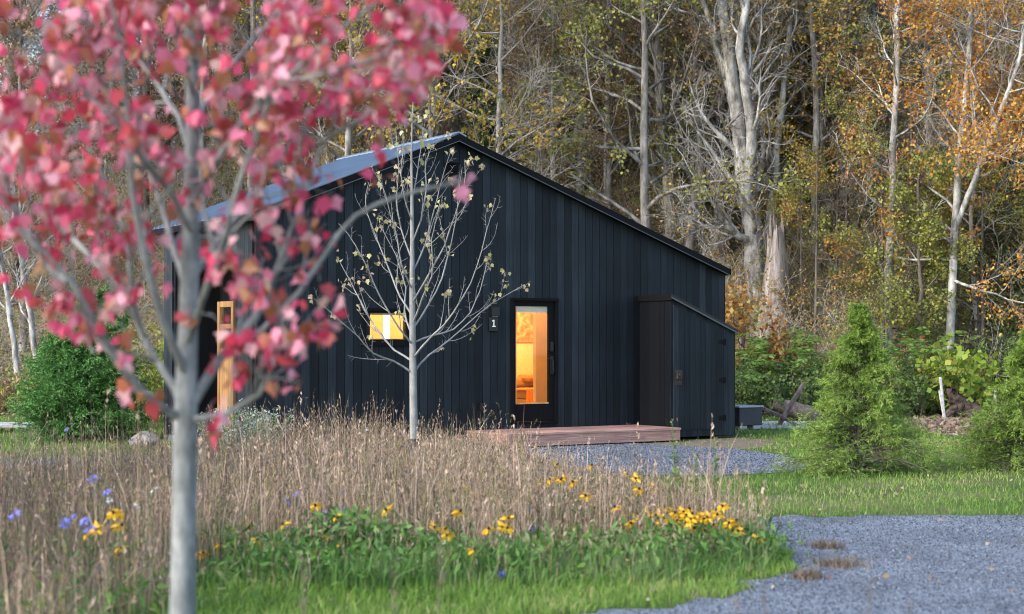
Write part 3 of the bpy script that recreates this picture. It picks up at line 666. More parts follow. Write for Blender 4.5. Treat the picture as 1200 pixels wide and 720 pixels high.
# ---- forest tree prototypes: returns (trunk mesh, crown mesh or None)
def proto_tree(seed, h, r, n1=22, f0=0.35, ang=(35, 70), l1=0.34, n2=6, n3=4, up=0.16, leaf=0, lsize=0.13, lean=(0, 0), wander=0.03, forks=0, twig_r=0.006, lf0=0.2, keep=1.0, taper=0.55, tint_lo=0, tint_hi=1):
    rng = np.random.default_rng(seed)
    g = Geo(); lg = Geo()
    tp, tr_ = trunk_line(h, r, rng, 14, lean, wander, 0.12)
    g.add(*tubes(tp, tr_, 9, rng))
    mains, mr = [tp], [tr_]
    if forks:
        fp, frr = kids(tp, tr_, forks, 0.3, 0.6, (14, 28), h * 0.62, 14, rng, up=0.10, wander=0.07, rs=0.72, rend=0.12, taper=0.3)
        g.add(*tubes(fp, frr, 7, rng)); mains.append(fp); mr.append(frr)
    mp = np.concatenate(mains); mrr = np.concatenate(mr)
    p1, r1 = kids(mp, mrr, max(4, n1 // len(mp)) if forks else n1, f0, 0.98, ang, h * l1, 8, rng, up=up, wander=0.14, rs=0.5, rend=0.2, taper=taper)
    g.add(*tubes(p1, r1, 5, rng))
    p2, r2 = kids(p1, r1, n2, 0.2, 1.0, (25, 65), h * l1 * 0.42, 6, rng, up=0.08, wander=0.2, rs=0.55, rend=0.3, rmin=twig_r * 1.4)
    g.add(*tubes(p2, r2, 3, rng))
    tips = p2
    if n3:
        p3, r3 = kids(p2, r2, n3, 0.2, 1.0, (25, 70), h * l1 * 0.2, 4, rng, up=0.03, wander=0.2, rs=0.6, rend=0.5, rmin=twig_r)
        g.add(*tubes(p3, r3, 3, rng)); tips = p3
    crown = None
    if leaf:
        if keep < 1:     # clumpy: keep the leaves of some first-level limbs only
            grp = np.repeat(np.arange(len(p1)), len(tips) // len(p1)); sel = rng.random(len(p1)) < keep
            tips = tips[sel[grp]]
        c = pick(tips, leaf, rng, lf0, 1.05)
        gt = np.repeat(rng.uniform(tint_lo, tint_hi, len(tips)), leaf)
        V, Fq, T = leaves(c, lsize, rng, spread=lsize * 0.9, tint=np.clip(gt + rng.normal(0, 0.2, len(c)), 0, 1))
        lg.add(V, Fq, T); crown = lg.mesh('crown')
    return g.mesh('trunk', True), crown
def proto_conifer(seed, h, w, n1=60, n2=9, leaf=8, lsize=0.16, f0=0.05, droop=-0.06):
    rng = np.random.default_rng(seed); g = Geo(); lg = Geo()
    tp, tr_ = trunk_line(h, h * 0.014, rng, 10, (0, 0), 0.01, 0.05); g.add(*tubes(tp, tr_, 7, rng))
    p1, r1 = kids(tp, tr_, n1, f0, 0.985, (72, 98), w, 6, rng, up=droop, wander=0.06, rs=0.35, rend=0.2, taper=0.86)
    g.add(*tubes(p1, r1, 3, rng))
    p2, r2 = kids(p1, r1, n2, 0.15, 1.0, (30, 65), np.repeat(np.maximum(np.linalg.norm(p1[:, -1] - p1[:, 0], axis=1) * 0.42, .2), n2), 4, rng, up=droop, wander=0.08, rs=0.5, flat=0.8, taper=0.55)
    c = pick(p2, leaf, rng, 0.0, 1.05)
    d = np.repeat(norm(p2[:, -1] - p2[:, 0]), leaf, 0) + rng.normal(0, 0.45, (len(c), 3)) - np.array([0, 0, .25])
    V, Fq, T = leaves(c, lsize, rng, aspect=0.32, dirs=d, spread=lsize * 0.12, tint=np.clip(np.repeat(rng.random(len(p2)), leaf) + rng.normal(0, .15, len(c)), 0, 1))
    lg.add(V, Fq, T)
    return g.mesh('trunk', True), lg.mesh('crown')

def new_tree(name, meshes, bark, leafm, loc, label, cat='tree', group=None, rz=0.0, s=1.0, crown_name='crown'):
    e = empty(name, loc, rz); e.scale = (s, s, s)
    t = bpy.data.objects.new('trunk', meshes[0]); COL.objects.link(t); t.parent = e
    if not meshes[0].materials: meshes[0].materials.append(bark)
    t.material_slots[0].link = 'OBJECT'; t.material_slots[0].material = bark
    if meshes[1] is not None and leafm is not None:
        if not meshes[1].materials: meshes[1].materials.append(leafm)
        c = bpy.data.objects.new(crown_name, meshes[1]); COL.objects.link(c); c.parent = e
        c.material_slots[0].link = 'OBJECT'; c.material_slots[0].material = leafm
    props(e, label, cat, group)
    return e

# ------------------------------------------------------------------ the wood on the hillside
BARE = [proto_tree(100 + i, 15 + i, 0.115 + 0.018 * i, n1=30, f0=0.22, ang=(30, 70), l1=0.30, n2=9, n3=7, up=0.14, leaf=(2 if i % 2 else 1), lsize=0.085, keep=0.4, forks=(2 if i == 2 else 0)) for i in range(4)]
LEAFY = [proto_tree(200 + i, 10 + 1.5 * i, 0.10 + 0.015 * i, n1=30, f0=0.14, ang=(45, 85), l1=0.30, n2=8, n3=6, up=0.04, leaf=10, lsize=0.09, keep=0.9, twig_r=.0055) for i in range(4)]
THIN = [proto_tree(300 + i, 7 + i, 0.05 + 0.01 * i, n1=30, f0=0.10, ang=(35, 75), l1=0.36, n2=9, n3=6, up=0.10, leaf=(1, 2, 1)[i], lsize=0.08, keep=0.5, wander=0.08) for i in range(3)]
UNDER = [proto_tree(250 + i, 10 + i, 0.10, n1=15, f0=0.12, ang=(62, 98), l1=0.36, n2=9, n3=6, up=0.012, leaf=7, lsize=0.11, keep=0.62, twig_r=.005, taper=.6) for i in range(3)]
SPREAD = [proto_tree(350 + i, 9 + 2 * i, 0.10 + 0.02 * i, n1=26, f0=0.12, ang=(55, 95), l1=0.46, n2=10, n3=7, up=0.045, leaf=(3, 1, 2)[i], lsize=0.085, keep=0.45, wander=0.06, twig_r=0.006) for i in range(3)]
CONIF = [proto_conifer(400 + i, 11 + 3 * i, 2.6 + 0.3 * i, n1=170, n2=11, leaf=11, lsize=0.21) for i in range(2)]

def hz(x, y): return float(H(x, y))
def place_px(px, d): 
    x = (px - 600) / F * d
    return (x, d, hz(x, d) - 0.08)
def where(px):
    if px < 180: return 'left of the cabin'
    if px < 520: return 'behind the metal roof'
    if px < 840: return 'right of the cabin ridge'
    return 'right of the pale forked tree'
r_ = random.Random(77)
nprng = np.random.default_rng(77)
kinds = {'bare': ('bare grey tree', 'bare_tree'), 'gold': ('thinly leaved golden tree', 'golden_tree'), 'orange': ('orange autumn tree', 'autumn_tree'),
         'olive': ('olive green half-turned tree', 'olive_tree'), 'russet': ('russet brown leaved tree', 'russet_tree'), 'ever': ('dark evergreen', 'evergreen_tree'), 'thin': ('thin grey twiggy sapling', 'bare_sapling'), 'spread': ('wide-spreading leafless tree', 'spreading_tree')}
def rand_tree(px, d, kind):
    loc = place_px(px, d); s = r_.uniform(0.8, 1.25); rz = r_.uniform(0, 6.28)
    band = 'at the hill foot' if d < 47 else ('midway up the hill' if d < 64 else 'high on the hill')
    if kind == 'ever' and 540 < px < 870 and d < 66: kind = r_.choice(['thin', 'olive', 'gold', 'spread'])
    if kind == 'bare' and 555 < px < 775 and d < 62: kind = r_.choice(['thin', 'spread', 'olive', 'russet'])
    nm, on = kinds[kind]
    lab = f'{nm} {band} {where(px)}'
    if kind == 'bare': ms, bk, lm = r_.choice(BARE), r_.choice([M['bark_grey'], M['bark_grey'], M['bark_pale'], M['bark_brown']]), r_.choice([M['lf_russet'], M['lf_gold'], M['lf_olive']])
    elif kind == 'thin': ms, bk, lm = r_.choice(THIN), M['twig_grey'], r_.choice([M['lf_russet'], M['lf_gold']])
    elif kind == 'spread': ms, bk, lm = r_.choice(SPREAD), r_.choice([M['bark_grey'], M['twig_grey'], M['bark_pale']]), r_.choice([M['lf_russet'], M['lf_gold']])
    elif kind == 'ever': ms, bk, lm = r_.choice(CONIF), M['bark_brown'], M['lf_pine']
    else: ms, bk, lm = r_.choice(LEAFY), M['bark_grey'], r_.choice([M['lf_' + kind], M['lf_' + kind], M['lf_mixed'] if kind != 'russet' else M['lf_russet']])
    new_tree(on, ms, bk, lm, loc, lab, 'tree', lab.replace('tree ', 'trees ', 1), rz, s)
# layered rows from the foot of the hill upwards
def choose(weights):
    x = r_.random() * sum(weights.values())
    for k_, v_ in weights.items():
        x -= v_
        if x <= 0: return k_
    return k_
for d0, d1, cnt in ((39.5, 46, 30), (47, 56, 38), (57, 68, 42), (69, 84, 44), (86, 105, 34)):
    for i in range(cnt):
        d = r_.uniform(d0, d1)
        px = -120 + (i + r_.random()) / cnt * 1440
        if d < 47 and 380 < px < 830 and r_.random() < 0.35: continue
        if px < 180: wt = {'bare': 4, 'thin': 5, 'russet': 1, 'ever': 1.0 if d < 60 else 0.2, 'olive': 0.6}
        elif px < 520: wt = {'bare': 3, 'thin': 3, 'spread': 2, 'russet': 2, 'gold': 2.5, 'olive': 2, 'ever': 1.2}
        elif px < 840: wt = {'bare': 2.5, 'thin': 3, 'spread': 5, 'russet': 2.5, 'gold': 2.5, 'olive': 3.5, 'ever': 2.6, 'orange': 0.5}
        elif px < 1060: wt = {'bare': 3, 'thin': 2.5, 'spread': 2, 'russet': 1.5, 'gold': 3, 'olive': 3, 'orange': 1.6, 'ever': 1.6}
        else: wt = {'bare': 2, 'thin': 3, 'spread': 3.5, 'russet': 1.5, 'orange': 5, 'gold': 3, 'olive': 1, 'ever': 0.7}
        if d > 50 and px > 200: wt = {k_: v_ * (2.2 if k_ in ('gold', 'olive', 'russet', 'orange', 'ever') else 1) for k_, v_ in wt.items()}
        if px < 200 and d > 66 and r_.random() < 0.5: continue
        rand_tree(px, d, choose(wt))
for i in range(17):
    px = 925 + (i + r_.random()) / 17 * 315; d = r_.uniform(38.5, 44)
    kd = r_.choice(['olive', 'gold', 'orange', 'olive'] if px > 1060 else ['olive', 'gold', 'olive', 'orange', 'olive'])
    lab = {'olive': 'young olive and yellow leaved tree', 'gold': 'young tree of mixed autumn colours', 'orange': 'young tree of mixed autumn colours'}[kd] + (' between forked tree and slender white trunk' if px < 1045 else ' near the right edge of the wood')
    new_tree('understory_tree', r_.choice(UNDER), M['bark_brown'], M['lf_mixed'] if kd != 'olive' else M['lf_olive'], place_px(px, d), lab, 'tree', lab.replace('tree', 'trees', 1), r_.uniform(0, 6.28), r_.uniform(0.34, 0.66))
for i in range(20):
    px = 470 + (i + r_.random()) / 20 * 330; d = r_.uniform(46, 62); kd = r_.choice(['olive', 'green', 'gold', 'russet', 'green'])
    lab = {'olive': 'slight olive leaved tree', 'gold': 'slight golden leaved tree', 'russet': 'slight russet leaved tree', 'green': 'slight muted green tree'}[kd] + ' on the slope just above the cabin ridge'
    new_tree('slope_tree', r_.choice(LEAFY), M['twig_grey'], M['lf_' + kd], place_px(px, d), lab, 'tree', lab.replace('tree', 'trees', 1), r_.uniform(0, 6.28), r_.uniform(0.6, 0.95))
# brush between the trees, too tangled to count
rng = np.random.default_rng(31)
N = 13000
bx = rng.uniform(-34, 34, N); by = 38 + 62 * rng.random(N) ** 1.25
ok = np.abs(bx) < by * 0.40
bx, by = bx[ok], by[ok]; N = len(bx)
st_ = np.zeros((N, 5, 3)); st_[:, 0] = np.stack([bx, by, H(bx, by) - 0.05], 1)
d = norm(rng.normal(0, 0.55, (N, 3)) + np.array([0, 0, 1.0])); L = rng.uniform(0.8, 3.4, N)[:, None] / 4
for k in range(1, 5):
    d = norm(d + rng.normal(0, 0.2, (N, 3))); st_[:, k] = st_[:, k - 1] + d * L
rad = (rng.uniform(0.006, 0.014, N)[:, None] * np.linspace(1, 0.4, 5)[None, :])
g = Geo(); g.add(*tubes(st_, rad, 3, rng))
q2, q2r = kids(st_, rad, 5, 0.25, 1.0, (25, 70), 1.0, 4, rng, up=0.05, wander=0.2, rmin=0.005); g.add(*tubes(q2, q2r, 3, rng))
props(link('brush_twigs', g.mesh('brush_twigs'), M['twig_grey']), kind='stuff')
c = pick(q2, 10, rng); pm = 0.5 + 0.5 * np.sin(c[:, 0] * 0.5 + 1) * np.sin(c[:, 1] * 0.31)
c = c[rng.random(len(c)) < 0.8]
V, Fq, T = leaves(c, 0.082, rng, spread=0.16)
lg = Geo(); lg.add(V, Fq, np.clip(0.5 + 0.45 * np.sin(c[:, 0] * 0.45 + c[:, 1] * 0.3) + rng.normal(0, .2, len(c)), 0, 1))
M['lf_brush'] = leaf_mat('mixed_brush_leaves', [(0.08, 0.12, 0.035), (0.19, 0.20, 0.05), (0.28, 0.20, 0.09), (0.36, 0.27, 0.10), (0.30, 0.17, 0.07)])
props(link('brush_leaves', lg.mesh('brush_leaves'), M['lf_brush']), kind='stuff')
# leaf litter on the forest floor and lawn edge
N = 40000
lx = rng.uniform(-22, 22, N); ly = 35 + 30 * rng.random(N) ** 1.3
lz = H(lx, ly) + 0.03
dd = rng.normal(size=(N, 3)); dd[:, 2] *= 0.3
V, Fq, T = leaves(np.stack([lx, ly, lz], 1), 0.12, rng, dirs=dd, aspect=0.8)
lg = Geo(); lg.add(V, Fq, T)
lit = np.array(LITTER); N = 4000
qx = rng.uniform(lit[:, 0].min(), lit[:, 0].max(), N); qy = rng.uniform(lit[:, 1].min(), lit[:, 1].max(), N); okm = in_poly(qx, qy, LITTER); qx, qy = qx[okm], qy[okm]
dd = rng.normal(size=(len(qx), 3)); dd[:, 2] *= 0.35
V, Fq, T = leaves(np.stack([qx, qy, np.full(len(qx), 0.02)], 1), 0.10, rng, dirs=dd, aspect=0.8); lg.add(V, Fq, T)
# a few leaves blown onto the lawn and gravel
N = 900; qx = rng.uniform(-2, 9, N); qy = rng.uniform(9.4, 34, N)
dd = rng.normal(size=(N, 3)); dd[:, 2] *= 0.25
V, Fq, T = leaves(np.stack([qx, qy, np.full(N, 0.04)], 1), 0.05, rng, dirs=dd, aspect=0.8); lg.add(V, Fq, T)
props(link('leaf_litter', lg.mesh('leaf_litter'), M['litter']), kind='stuff')

# ------------------------------------------------------------------ trees singled out in the photograph
def traced(name, label, trunks, d, bark, side=None, leaf=None, cat='tree', seed=1, sides=10):
    """trunks: list of lists of (px, py, half-width px, depth offset); joined in one trunk mesh; side = dict for extra limbs"""
    rng = np.random.default_rng(seed)
    b0 = trunks[0][0]; x0 = (b0[0] - 600) / F * d
    base = np.array([x0, d, hz(x0, d) - 0.1])
    e = empty(name, tuple(base)); g = Geo(); allp, allr = [], []
    for tk in trunks:
        pts = [P(q[0], q[1], d + (q[3] if len(q) > 3 else 0)) - base for q in tk]; rad = [q[2] * 0.82 / F * d for q in tk]
        if tk is trunks[0] and pts[0][2] > 0: pts = [np.array([pts[0][0], pts[0][1], 0.0])] + pts; rad = [rad[0] * 1.15] + rad
        a, bb = resample(pts, rad, 14); a[1:-1] += rng.normal(0, 0.02, (12, 3)) * (d / 40)
        allp.append(a); allr.append(bb)
    Pm = np.stack(allp); Rm = np.stack(allr); g.add(*tubes(Pm, Rm, sides, rng))
    lg = Geo(); tips = None
    if side:
        p1, r1 = kids(Pm, Rm, side.get('n1', 8), side.get('f0', 0.35), 1.0, side.get('ang', (30, 70)), side.get('l1', 3.0), 8, rng, up=side.get('up', 0.12), wander=0.16, rs=0.42, rend=0.2, taper=0.35); g.add(*tubes(p1, r1, 5, rng))
        p2, r2 = kids(p1, r1, side.get('n2', 6), 0.2, 1, (25, 65), side.get('l1', 3.0) * 0.42, 6, rng, up=0.06, wander=0.2, rmin=0.007); g.add(*tubes(p2, r2, 3, rng))
        p3, r3 = kids(p2, r2, 6, 0.2, 1, (25, 65), side.get('l1', 3.0) * 0.2, 4, rng, up=0.02, wander=0.2, rmin=0.0055); g.add(*tubes(p3, r3, 3, rng)); tips = p3
    link('trunk', g.mesh('trunk', True), bark, e)
    if leaf and tips is not None:
        per, size, mat, keep = leaf
        grp = np.repeat(np.arange(len(p1)), len(tips) // len(p1)); tips = tips[(rng.random(len(p1)) < keep)[grp]]
        c = pick(tips, per, rng); V, Fq, T = leaves(c, size, rng, spread=size, tint=np.clip(np.repeat(rng.random(len(tips)), per) + rng.normal(0, .2, len(c)), 0, 1)); lg.add(V, Fq, T)
        link('crown', lg.mesh('crown'), mat, e)
    props(e, label, cat); return e
traced('forked_tree', 'big pale forked tree with mottled bark beside the broken snag', [
    [(893, 420, 17, 0), (888, 330, 15), (876, 240, 12.5), (862, 130, 10), (852, 40, 8), (838, -40, 6, 1)],
    [(876, 245, 9, 0), (882, 160, 7.5, -.5), (868, 60, 6, -1), (880, -60, 4, -1)],
    [(886, 290, 7, 0), (864, 276, 5, -.4), (846, 258, 4, -.8), (838, 246, 3, -.9)],
    [(890, 320, 7, 0.4), (906, 230, 6, 0.8), (913, 150, 5, 1), (922, 60, 4, 1.2), (935, -50, 3, 1.2)],
    [(862, 130, 7, 0), (845, 70, 5, .5), (825, 10, 4, .8), (812, -60, 3, 1)]], 42, M['bark_pale'],
    dict(n1=10, f0=0.25, l1=3.4, n2=8), (2, 0.085, M['lf_gold'], 0.4), seed=3)
# the snag: a broken shell of trunk with a splintered top
e = empty('broken_snag', place_px(906, 41)); rng = np.random.default_rng(8)
zb = e.location.z; ztp = 1.6 + (405 - 290) / F * 41 - zb; g = Geo(); n_, s_ = 16, 18
zz = np.linspace(0, 1, n_); Vs = []
for i, z in enumerate(zz):
    for k in range(s_):
        q = 2 * math.pi * k / s_
        r0 = (0.40 - 0.12 * z) * (1 + 0.10 * math.sin(3 * q + 1.5 * z) + 0.05 * math.sin(7 * q + 4 * z)) + (0.14 * (1 - z) ** 6)
        top = ztp * z
        if i >= n_ - 3: top += (0.35 + 0.75 * abs(math.sin(q * 1.5 + 0.7)) * rng.random()) * (i - n_ + 4) / 3 * 0.8; r0 *= 1 - 0.13 * (i - n_ + 4)
        Vs.append((math.cos(q) * r0 + 0.10 * z, math.sin(q) * r0, top))
Fq = np.array([(i * s_ + k, i * s_ + (k + 1) % s_, (i + 1) * s_ + (k + 1) % s_, (i + 1) * s_ + k) for i in range(n_ - 1) for k in range(s_)])
g.add(np.array(Vs), Fq); link('trunk', g.mesh('trunk', True), M['bark_snag'], e)
sp = MB()
for i in range(9):
    q = rng.uniform(0, 6.28); sp.cyl((0.1 + 0.2 * math.cos(q), 0.2 * math.sin(q), ztp * 0.93), (0.1 + 0.24 * math.cos(q), 0.24 * math.sin(q), ztp + rng.uniform(0.3, 1.1)), 0.07, 0.008, 5)
sp.build('splinters', M['bark_snag'], e); props(e, 'broken pinkish snag with splintered top beside the pale forked tree', 'dead tree')
traced('grey_trunk_tree', 'straight grey tree just left of the big pale forked tree', [[(858, 410, 9), (853, 330, 8.5), (846, 250, 8), (832, 150, 7), (818, 60, 6), (800, -60, 5)]], 44, M['bark_brown'], dict(n1=14, f0=.3, l1=3), (4, .085, M['lf_gold'], .6), seed=4)
traced('paired_trunk_tree', 'twin-stemmed grey tree rising behind the right roof slope', [[(790, 320, 9), (785, 260, 8.5), (779, 160, 8), (770, 60, 7), (760, -60, 6)], [(802, 330, 8), (812, 270, 8), (822, 180, 7), (816, 90, 6), (822, -40, 5)]], 44, M['bark_grey'], dict(n1=14, f0=.2, l1=4.2, n2=7), (4, .085, M['lf_gold'], .5), seed=5)
traced('leaning_fork_tree', 'pale tree splitting into leaning stems right of the forked tree', [[(990, 330, 15), (996, 240, 13), (1003, 150, 12), (996, 70, 8), (1003, -20, 6)], [(1000, 170, 9, 0), (1018, 120, 8, .5), (1030, 40, 6, .8), (1042, -50, 4, 1)], [(1014, 240, 7, -.6), (1022, 190, 7, -.6), (1038, 130, 6, -.6), (1050, 70, 5, -.4)]], 45, M['bark_pale'], dict(n1=10, f0=.3, l1=3.4), (4, .085, M['lf_orange'], .5), seed=6)
traced('slender_white_tree', 'slender straight white-barked tree behind the small conifer', [[(1040, 410, 6.5), (1043, 300, 5.8), (1047, 180, 5), (1052, 60, 4.2), (1054, -60, 3.6)]], 39, M['bark_pale'], dict(n1=18, f0=.25, l1=2.4, ang=(50, 80)), (5, .085, M['lf_orange'], .5), seed=7)
traced('orange_maple_tree', 'pale slim trunk carrying orange leaves at the right edge', [[(1112, 412, 6.5), (1116, 340, 6), (1119, 270, 5.5), (1124, 180, 4.5), (1135, 80, 4), (1140, -40, 3)], [(1119, 270, 4), (1150, 190, 3.5, -.6), (1185, 100, 3, -1), (1210, 0, 2, -1.2)]], 38, M['bark_pale'], dict(n1=20, f0=.26, l1=3.6, ang=(50, 95), up=0.0, n2=8), (13, .09, M['lf_vivid'], .8), seed=9)
traced('gold_understory_tree', 'leafy olive and gold tree between the snag and the leaning fork', [[(955, 400, 7), (957, 330, 6.5), (955, 240, 6), (958, 120, 5), (950, 20, 4), (946, -50, 3)]], 43, M['bark_grey'], dict(n1=26, f0=.18, l1=2.6, ang=(50, 85), up=0.02, n2=7), (10, .085, M['lf_gold'], .75), seed=10)
traced('olive_understory_tree', 'green and yellow leaved young tree between white trunk and orange maple', [[(1078, 420, 3.5), (1079, 340, 3), (1075, 260, 2.6), (1078, 200, 2)]], 38.5, M['bark_brown'], dict(n1=22, f0=.25, l1=1.7, ang=(55, 90), up=0.0, n2=7), (10, .085, M['lf_olive'], .85), seed=12)
traced('russet_understory_tree', 'low orange leaved sapling in front of the snag foot', [[(872, 440, 3), (870, 410, 2.6), (872, 385, 2.2), (870, 365, 1.5)]], 37.5, M['bark_brown'], dict(n1=12, f0=.2, l1=1.5, ang=(55, 90), up=0.0, n2=6), (5, .13, M['lf_orange'], .8), seed=13)
traced('roadside_birch', 'leaning thin pale tree at the far left edge of the wood', [[(28, 465, 4.5), (14, 390, 4), (4, 320, 3.5), (-8, 230, 3), (-20, 120, 2)]], 37, M['bark_pale'], dict(n1=14, f0=.3, l1=2.5), None, seed=14)
traced('leaning_birch', 'thin pale leaning tree just left of the dense dark spruce', [[(48, 450, 4.8), (38, 390, 4.2), (26, 320, 3.8), (15, 230, 3), (6, 120, 2)]], 38, M['bark_pale'], dict(n1=16, f0=.25, l1=2.5), None, seed=15)
traced('thick_trunk_tree', 'stout pale trunk standing right behind the left roof slope', [[(331, 230, 6.5), (332, 150, 6), (338, 60, 5.5), (350, -50, 4.5)]], 44, M['bark_pale'], dict(n1=14, f0=.3, l1=3.2), (3, .085, M['lf_gold'], .5), seed=16)
traced('roof_birch', 'pale crooked tree behind the roof near the red maple twigs', [[(440, 180, 6), (430, 110, 5.5), (436, 40, 5), (428, -50, 4)]], 46, M['bark_pale'], dict(n1=14, f0=.3, l1=3), (3, .085, M['lf_gold'], .5), seed=17)
traced('white_sapling', 'thin white sapling leaning above the cabin ridge', [[(598, 205, 2.4), (588, 170, 2), (584, 130, 1.7), (575, 60, 1.3)]], 47, M['bark_pale'], dict(n1=10, f0=.3, l1=1.6), None, seed=18)
for px, d, s, lab in ((632, 58, 1.0, 'light green evergreen showing above the cabin ridge'), (572, 47, 0.55, 'small evergreen just behind the cabin ridge'), (1165, 43, 0.55, 'shaded dark evergreen behind the yellow-green vine bush'), (1215, 41, .6, 'dark evergreen at the right edge of the wood'), (905, 72, 1.1, 'tall evergreen high behind the pale forked tree')):
    new_tree('evergreen_tree', CONIF[0], M['bark_brown'], M['lf_green'] if px < 800 else M['lf_pine'], place_px(px, d), lab, 'tree', None, px * .1, s)

# ------------------------------------------------------------------ garden conifers, shrubs
def fine_conifer(name, loc, h, w, label, leafm, seed, n1=200, n2=16, leaf=20, lsize=0.05, shape=0.96, up=0.03, aspect=0.13, ang=(60, 92), bark='bark_brown', plume=0.0, tpow=1.0, p2f=0.46):
    rng = np.random.default_rng(seed); g = Geo(); lg = Geo()
    tp, tr_ = trunk_line(h, h * 0.02, rng, 10, (0, 0), 0.015, 0.06); g.add(*tubes(tp, tr_, 7, rng))
    p1, r1 = kids(tp, tr_, n1, 0.015, 0.985, ang, w, 7, rng, up=up, wander=0.09, rs=0.35, rend=0.2, taper=shape, tpow=tpow)
    if plume: p1[:, :, 2] -= (np.linspace(0, 1, 7) ** 2.2)[None, :] * plume * np.linalg.norm(p1[:, -1] - p1[:, 0], axis=1)[:, None]; p1[:, :, 2] = np.maximum(p1[:, :, 2], 0.03)
    g.add(*tubes(p1, r1, 3, rng))
    ln1 = np.linalg.norm(p1[:, -1] - p1[:, 0], axis=1)
    p2, r2 = kids(p1, r1, n2, 0.1, 1.0, (25, 60), np.repeat(np.maximum(ln1 * p2f, .07), n2), 5, rng, up=-0.03, wander=0.12, rs=0.5, flat=0.5, taper=0.5, rmin=0.0015); g.add(*tubes(p2, r2, 3, rng))
    p3, r3 = kids(p2, r2, 3, 0.2, 1.0, (25, 55), np.repeat(np.maximum(ln1 * 0.18, .04), n2 * 3), 3, rng, up=-0.06, wander=0.1, rs=0.5, flat=0.3, taper=0.4, rmin=0.001)
    tipf = np.tile((np.arange(n2) + .5) / n2, len(p1)); tint = rng.random(len(p2)) * 0.2 + 0.05 + np.repeat(rng.random(len(p1)) * 0.2, n2) + 0.35 * tipf
    for pp, per in ((p2, leaf), (p3, leaf // 3)):
        c = pick(pp, per, rng, 0.1, 1.03); ax = norm(pp[:, -1] - pp[:, 0])
        d = np.repeat(ax, per, 0) * 1.0 + rng.normal(0, 0.36, (len(c), 3)) - np.array([0, 0, 0.2])
        tt = np.repeat(np.repeat(tint, len(pp) // len(p2)), per)
        V, Fq, T = leaves(c, lsize, rng, aspect=aspect, dirs=d, tint=np.clip(tt + rng.normal(0, .16, len(c)), 0, 1)); lg.add(V, Fq, T)
    e = empty(name, loc); link('trunk', g.mesh('trunk', True), M[bark], e); link('crown', lg.mesh('crown'), leafm, e)
    return props(e, label, 'conifer')
x, y = G(1010, 556); fine_conifer('young_hemlock', (x, y + 0.1, -0.02), 2.14, 1.12, 'feathery bright green young conifer on the lawn in mid view', M['lf_hemlock'], 21, plume=0.34, tpow=0.9)
x, y = G(1206, 551); fine_conifer('young_hemlock', (x, y, -0.02), 1.8, 1.15, 'feathery green young conifer cut off by the right frame edge', M['lf_hemlock'], 22, plume=0.34, tpow=0.9)
fine_conifer('dense_spruce', ((96 - 600) / F * 26.5, 26.5, -0.02), 1.95, 1.08, 'dense dark green rounded spruce beside the cabin left end', M['lf_spruce'], 23, n1=430, n2=15, leaf=15, lsize=0.055, shape=0.86, tpow=2.4, up=0.05, aspect=0.24, ang=(74, 95), p2f=0.26)
fine_conifer('garden_spruce', ((112 - 600) / F * 30, 30, -0.02), 2.6, 1.2, 'taller dark spruce peeking out behind the rounded spruce', M['lf_spruce'], 24, n1=110, n2=11, leaf=9, lsize=0.09, shape=0.75, aspect=0.3)

def bush(name, loc, w, h, n, lsize, mat, label, seed, stems=40, aspect=0.8, depth=None):
    rng = np.random.default_rng(seed); g = Geo(); lg = Geo()
    B = stems; p = np.zeros((B, 6, 3)); p[:, 0, :2] = rng.normal(0, w * 0.22, (B, 2)) * np.array([1, (depth or w) / w])
    d = norm(np.stack([rng.normal(0, .55, B), rng.normal(0, .4, B), np.ones(B)], 1)); Ls = (h * rng.uniform(0.55, 1.1, B))[:, None] / 5
    for k in range(1, 6):
        d = norm(d + rng.normal(0, .16, (B, 3)) + np.stack([p[:, 0, 0] / w * .25, p[:, 0, 1] / w * .2, np.zeros(B)], 1)); p[:, k] = p[:, k - 1] + d * Ls
    rad = np.full((B, 6), 0.012) * np.linspace(1, .4, 6); g.add(*tubes(p, rad, 4, rng))
    p1, r1 = kids(p, rad, 7, 0.15, 1.0, (35, 75), h * 0.36, 5, rng, up=0.05, wander=.18, rmin=.003); g.add(*tubes(p1, r1, 3, rng))
    per = max(1, n // len(p1)); c = pick(p1, per, rng); tt = np.repeat(rng.random(len(p1)), per)
    dirs = rng.normal(size=(len(c), 3)); dirs[:, 2] -= .25
    V, Fq, T = leaves(c, lsize, rng, aspect=aspect, dirs=dirs, spread=lsize * .6, tint=np.clip(tt * .7 + .15 + rng.normal(0, .18, len(c)), 0, 1)); lg.add(V, Fq, T)
    e = empty(name, loc); link('stems', g.mesh('stems'), M['bark_brown'], e); link('foliage', lg.mesh('foliage'), mat, e)
    return props(e, label, 'shrub')
def gp(px, d, dz=0.0):
    x = (px - 600) / F * d; return (x, d, hz(x, d) - 0.03 + dz)
bush('vine_bush', gp(1148, 35.5), 2.0, 1.75, 1900, 0.17, M['lf_lime'], 'big-leaved yellow-green vine bush at the right edge of the lawn', 41, stems=34, aspect=0.95)
bush('green_bush', gp(1065, 35.5), 2.0, 1.3, 3000, 0.085, M['lf_green'], 'dark green bush behind the pale stakes', 42)
bush('green_bush', gp(905, 35.2), 2.0, 1.25, 4200, 0.08, M['lf_green'], 'dark green bush directly behind the leaning boards', 43, stems=50)
bush('green_bush', gp(955, 36.2), 2.2, 1.4, 4200, 0.08, M['lf_green'], 'dark green bush half hidden by the mid-lawn conifer', 44, stems=50)
bush('green_bush', gp(868, 36.2), 1.8, 1.3, 3600, 0.08, M['lf_green'], 'dark green bush peeking out past the shed corner', 45, stems=44)
bush('olive_bush', gp(1015, 37.0), 2.2, 1.5, 3400, 0.09, M['lf_olive'], 'olive bush behind the mid-lawn conifer', 46)
